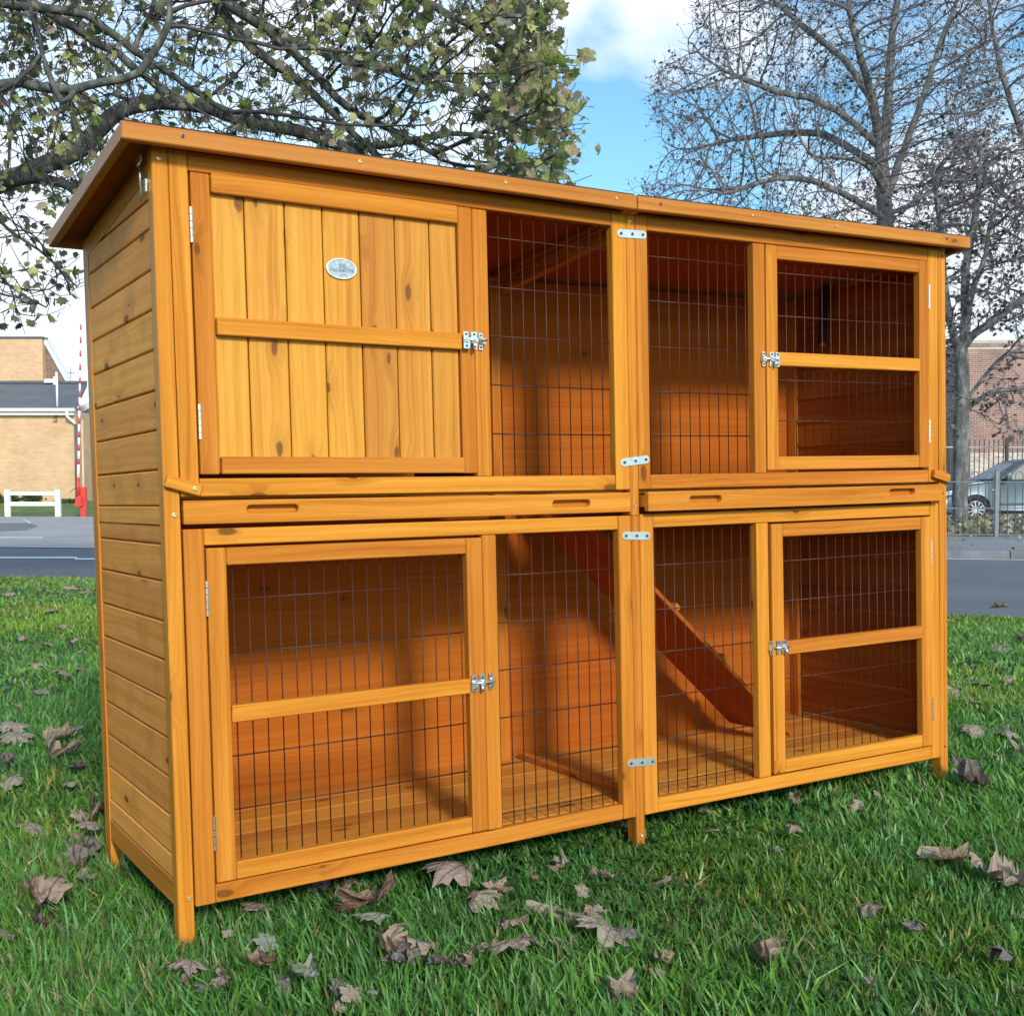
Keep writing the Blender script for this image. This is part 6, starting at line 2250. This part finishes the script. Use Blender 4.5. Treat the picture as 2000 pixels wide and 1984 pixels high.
bm_obj('flue_pipe', bm, M_UPVC, smooth=True, parent=BLD)
lq, zq = Lz(88, 748, D2 - .2)
uvbox('flue_box', bp(lq, D2 - .3, zq), RT * .36, FH * .25, (0, 0, .16), M_UPVC, BLD)
lq, zq = Lz(106, 752, D2 - .5)
uvbox('flue_cowl', bp(lq, D2 - .6, zq), RT * .12, FH * .2, (0, 0, .34), M_UPVC, BLD)
# bracket on the wall
lq, zq = Lz(110, 826, D1)
bm = bmesh.new()
bm_tube(bm, [bp(lq, D1 - .03, zq), bp(lq, D1 - .03, zq + .42)], .02, 6)
for h_ in (.08, .22, .34):
    bm_tube(bm, [bp(lq - .1, D1 - .12, zq + h_ - .03), bp(lq, D1 - .04, zq + h_), bp(lq + .09, D1 - .13, zq + h_ + .04)], .016, 6)
bm_obj('wall_bracket', bm, simple_mat('rusty_bracket', (.22, .15, .09), .8, 0, .2, 9), parent=BLD)
for px, py, dd_ in ((115, 716, D3 + 3), (138, 728, D3 + 12)):
    l_, z_ = Lz(px, py, dd_)
    bm = bmesh.new()
    base = ld(l_, dd_, z_)
    bm_tube(bm, [base - Vector((0, 0, .8)), base + Vector((0, 0, .28))], .015, 5)
    bm_tube(bm, [base - RT * .22, base + RT * .22], .014, 5)
    for s_ in (-.16, -.05, .06, .17):
        bm_tube(bm, [base + RT * s_ - Vector((0, 0, .09)), base + RT * s_ + Vector((0, 0, .09))], .009, 4)
    if px < 120:
        for v in bm.verts:
            v.co -= BO
        bm_obj('aerial', bm, M_DARKPIPE, parent=BLD)
    else:
        # mast of the further aerial stands on its own chimneyless roof behind
        for v in bm.verts:
            v.co -= BO
        bm_obj('aerial', bm, M_DARKPIPE, parent=BLD)

# second building right of it
D4 = 52.0
HS = empty('house', loc=ld(-17, D4, .4), label='brown brick house with white window and white panelling, between the orange building and the hutch', cat='house')
HO = Vector(ld(-17, D4, .4))


def hp(l, d, z):
    return ld(l, d, z) - HO


la, za = Lz(157, 982, D4); lb, zt_ = Lz(330, 808, D4)
uvbox('wall', hp(la, D4, .25), RT * (lb - la), FH * 7, (0, 0, zt_ - .25), M_BRICKB, HS)
lm = (la + lb) / 2
zrf = zt_ + 1.3
V = [hp(la - .3, D4 - .3, zt_ - .05), hp(la - .3 + .0, D4 + 7.3, zt_ - .05), hp(lm, D4 - .3, zrf), hp(lm, D4 + 7.3, zrf), hp(2 * lm - la, D4 - .3, zt_ - .05), hp(2 * lm - la, D4 + 7.3, zt_ - .05)]
mesh_obj('roof', V, [(0, 2, 3, 1), (2, 4, 5, 3), (0, 1, 5, 4), (0, 4, 2), (1, 3, 5)], M_SLATE, parent=HS)
e0, e1 = Vector(V[0]), Vector(V[2])
dn_ = (e1 - e0).normalized(); up_ = FH.cross(dn_)
if up_.z < 0:
    up_ = -up_
uvbox('verge_board', e0 - FH * .05 - up_ * .22, dn_ * (e1 - e0).length, FH * .06, up_ * .26, M_UPVC, HS)
w0, wz1 = Lz(162, 812, D4); w1, wz0 = Lz(210, 853, D4)
wn_ = uvbox('window', hp(w0, D4 - .05, wz0), RT * (w1 - w0), FH * .049, (0, 0, wz1 - wz0), M_UPVC, HS)
pw = (w1 - w0) / 4
for k in range(4):
    for r_ in range(2):
        uvbox('pane', hp(w0 + pw * k + .05, D4 - .056, wz0 + .06 + r_ * (wz1 - wz0) / 2), RT * (pw - .10), FH * .005, (0, 0, (wz1 - wz0) / 2 - .11), M_PANE, wn_)
w0, wz1 = Lz(163, 906, D4); w1, wz0 = Lz(200, 981, D4)
uvbox('panelling', hp(w0, D4 - .05, wz0 - .1), RT * (w1 - w0), FH * .049, (0, 0, wz1 - wz0 + .1), M_UPVC, HS)

# bushes
def bush(label, px, py, wpx, hpx, d, n, seed):
    r = np.random.RandomState(seed)
    c = at(px, py, d)
    s = d / FPX
    root = empty('bush', loc=c, label=label, cat='bush', group='low bushes at the foot of the orange building')
    pos = r.randn(n, 3) * np.array([wpx * s * .24, wpx * s * .2, hpx * s * .25]) + np.array([0, 0, hpx * s * .5])
    pos[:, 2] = np.maximum(pos[:, 2], .02)
    cols = np.array([(0.10, 0.14, 0.05), (0.16, 0.20, 0.07), (0.07, 0.10, 0.04)])[r.randint(0, 3, n)]
    foliage('leaves', pos, r.uniform(.05, .09, n), cols, root, seed, hang=0)
    bm = bmesh.new()
    for k in range(7):
        t = r.randn(3) * .1
        bm_tube(bm, [(0, 0, -.05), (wpx * s * t[0] * 2, t[1], hpx * s * .6)], .012, 5)
    bm_obj('stem', bm, M_TWIG, parent=root)


bush('rounded low green bush behind the white rail fence', 62, 981, 30, 15, 45.3, 500, 1)
bush('thin low bush at the left end of the white rail fence', 26, 981, 26, 11, 45.3, 260, 2)
bush('tiny low bush at the left edge of the photo', -6, 981, 26, 14, 45.3, 300, 3)
bush('low strip of shrub at the corner below the downpipe', 140, 983, 44, 7, 45.3, 260, 4)

# ------------------------------------------------------------------ white post-and-rail fence
DF = 39.4
WF = empty('rail_fence', loc=ld(Lz(14, 1009, DF)[0], DF, ROAD_Z), label='short white post-and-rail fence on the edge of the entrance', cat='fence')
WO = Vector(WF.location)
M_WHITE = simple_mat('white_paint', (0.80, 0.80, 0.78), .5, 0, .05, 4)
for a, b_ in ((9.2, 18.8), (107.6, 117.6)):
    l0, z0 = Lz(a, 1009, DF); l1, _ = Lz(b_, 1009, DF); _, z1 = Lz(a, 956, DF)
    uvbox('post', ld(l0, DF, ROAD_Z - .02) - WO, RT * (l1 - l0), FH * .12, (0, 0, z1 - ROAD_Z + .02), M_WHITE, WF)
l0, _ = Lz(18.9, 1000, DF); l1, _ = Lz(107.5, 1000, DF)
for y0, y1 in ((960, 967), (980, 988)):
    z1 = Lz(60, y0, DF)[1]; z0 = Lz(60, y1, DF)[1]
    uvbox('rail', ld(l0, DF + .03, z0) - WO, RT * (l1 - l0), FH * .06, (0, 0, z1 - z0), M_WHITE, WF)

# ------------------------------------------------------------------ raised red and white barrier
M_RED = simple_mat('barrier_red', (0.62, 0.045, 0.035), .45, 0, .08, 3)
DB = 39.0
BR = empty('road_barrier', loc=ld(Lz(162, 1008, DB)[0], DB, ROAD_Z), label='red and white striped barrier arm raised upright beside the entrance', cat='barrier')
BRO = Vector(BR.location)
l0, zz0 = Lz(157, 1008, DB); l1, zz1 = Lz(166.5, 951, DB)
uvbox('post', ld(l0, DB, ROAD_Z) - BRO, RT * (l1 - l0), FH * .16, (0, 0, zz1 - ROAD_Z), M_RED, BR)
l0b, _ = Lz(160, 951, DB); _, zz2 = Lz(160, 820, DB)
uvbox('stay', ld(l0b, DB + .04, zz1 + .001) - BRO, RT * .055, FH * .05, (0, 0, zz2 - zz1), simple_mat('peach_stay', (.72, .46, .30), .5), BR)
l0, _ = Lz(147, 988, DB); l1, _ = Lz(163, 988, DB); _, zc1 = Lz(150, 970, DB); _, zc0_ = Lz(150, 988, DB)
bm = bmesh.new()
prism(bm, [ld(l0, DB - .12, zc0_) - BRO, ld(l1, DB - .12, zc0_) - BRO, ld(l1 - .03, DB - .12, zc1) - BRO, ld(l0 + .08, DB - .12, zc1) - BRO], FH * .09)
bm_obj('counterweight', bm, M_RED, parent=BR)
bm = bmesh.new()
pa, pb = Lz(153.6, 968, DB), Lz(154.0, 933, DB)
bm_tube(bm, [ld(pa[0], DB - .05, pa[1]) - BRO, ld(pb[0], DB - .05, pb[1]) - BRO], [.060, .052], 10)
bm_obj('arm_socket', bm, M_RED, smooth=True, parent=BR)
ys_ = 933.0
rows = []
top = 631.0
k = 0
segs = [(933.0, 907.0, 0)]
y_ = 907.0
while y_ > top + 2:
    segs.append((y_, y_ - 13.0 + (k % 2) * 0, 1)); y_ -= 10.5
    segs[-1] = (segs[-1][0], y_, 1)
    segs.append((y_, y_ - 15.7, 0)); y_ -= 15.7
    k += 1
for (ya, yb, isred) in segs:
    t0 = (933 - ya) / (933 - top); t1 = (933 - yb) / (933 - top)
    if t0 > 1:
        break
    t1 = min(t1, 1.0)
    xa_, xb_ = 154.0 + 5.2 * t0, 154.0 + 5.2 * t1
    qa, qb = Lz(xa_, 933 - t0 * (933 - top), DB), Lz(xb_, 933 - t1 * (933 - top), DB)
    bm = bmesh.new()
    bm_tube(bm, [ld(qa[0], DB - .05, qa[1]) - BRO, ld(qb[0], DB - .05, qb[1]) - BRO], [.043 - .018 * t0, .043 - .018 * t1], 8)
    bm_obj('stripe', bm, M_RED if isred else M_WHITE, smooth=True, parent=BR)
bm = bmesh.new()
hq = Lz(138, 962, DB)
bm_tube(bm, [ld(hq[0], DB - .08, hq[1]) - BRO, ld(hq[0] + .10, DB - .08, hq[1] + .10) - BRO, ld(Lz(152, 950, DB)[0], DB - .08, hq[1] + .17) - BRO], .012, 5)
bm_obj('chain_hook', bm, M_DARKPIPE, parent=BR)

# ------------------------------------------------------------------ right: brick building, palisade fence, white building
D5 = 45.0
RB = empty('brick_building', loc=ld(Lz(1880, 900, D5)[0], D5, .0), label='mottled red-brown brick building with a pale stepped parapet behind the slender tree', cat='building')
RBO = Vector(RB.location)
l0, z1 = Lz(1884, 678, D5); _, z0 = Lz(1884, 1000, D5)
uvbox('wall', ld(l0, D5, -.05) - RBO, RT * 16 + FH * -1.2, FH * 9, (0, 0, z1 - .05), M_BRICKR, RB)
for k, (dz0, hgt, off) in enumerate(((.0, .10, .02), (.115, .10, .05), (.23, .12, .03))):
    uvbox('coping_course', ld(l0 - off, D5 - off, z1 - .098 + dz0) - RBO, RT * 16 + FH * -1.2, FH * 9.2, (0, 0, hgt), simple_mat('pale_coping', (.50, .43, .38), .8, 0, .15, 2) if k != 1 else M_BRICKR, RB)
lv, zv = Lz(1976, 850, D5)
uvbox('vent', ld(lv, D5 - .62, zv) - RBO, RT * .20, FH * .05, (0, 0, .22), simple_mat('vent_grey', (.16, .14, .15), .7), RB)
# pale lower bricks behind the fence: a separate white-flecked plinth wall
lp0, zp1 = Lz(1884, 884, D5 - 1.5)
M_BRICKW = brick_mat('pale_washed_brick', (0.62, 0.52, 0.45), (0.34, 0.25, 0.21), (0.72, 0.66, 0.60), vary=.2)
uvbox('plinth_wall', ld(lp0 - .3, D5 - 1.6, -.05) - RBO, RT * 16, FH * .23, (0, 0, zp1 + .05), M_BRICKW, RB)

D6 = 48.0
WB_ = empty('white_building', loc=ld(Lz(1800, 1000, D6)[0], D6, 0), label='white-panelled building with grey windows just right of the hutch', cat='building')
WBO = Vector(WB_.location)
l0, z1 = Lz(1760, 838, D6); l1, _ = Lz(1864, 838, D6)
uvbox('wall', ld(l0, D6, -.05) - WBO, RT * (l1 - l0), FH * 6, (0, 0, z1 + .05), M_UPVC, WB_)
uvbox('roof', ld(l0 - .1, D6 - .1, z1 + .001) - WBO, RT * (l1 - l0 + .2), FH * 6.2, (0, 0, .12), M_SLATE, WB_)
for (xa, xb) in ((1785, 1812), (1815, 1842), (1846, 1862)):
    for (ya, yb) in ((850, 872), (874, 891), (895, 920)):
        a0, b1 = Lz(xa + 1, ya, D6); a1, b0 = Lz(xb - 1, yb, D6)
        uvbox('window', ld(a0, D6 - .03, b0) - WBO, RT * (a1 - a0), FH * .029, (0, 0, b1 - b0), M_PANE, WB_)

D7 = 33.0
M_BAR = simple_mat('dark_fence_bar', (0.055, 0.06, 0.065), .5, .2, .1, 4)
BF = empty('bar_fence', loc=ld(Lz(1900, 1000, D7)[0], D7, 0), label='tall dark vertical-bar fence in front of the brick building', cat='fence')
BFO = Vector(BF.location)
ztop = Lz(1900, 858, D7)[1]
bm = bmesh.new()
bm_box(bm, (0, 0, ztop / 2), (.022, .022, ztop), q)
me = bpy.data.meshes.new('bar'); bm.to_mesh(me); bm.free(); me.materials.append(M_BAR)
s0 = Lz(1838, 900, D7)[0]
i = 0
while s0 + i * .1315 < Lz(2200, 900, D7)[0]:
    o = bpy.data.objects.new('bar', me)
    o.location = ld(s0 + i * .1315, D7, 0) - BFO
    link(o, parent=BF)
    i += 1
for y_ in (874.5, 1000):
    zz = Lz(1900, y_, D7)[1]
    uvbox('rail', ld(s0 - .2, D7 - .03, zz) - BFO, RT * (i * .1315 + .4), FH * .02, (0, 0, .035), simple_mat('pale_rail', (.40, .38, .36), .5) if y_ < 900 else M_BAR, BF)
for px in (1964, 2140):
    l_ = Lz(px - 2.7, 900, D7)[0]
    uvbox('post', ld(l_, D7 - .11, 0) - BFO, RT * .078, FH * .075, (0, 0, Lz(1964, 855, D7)[1]), M_BLACK, BF)
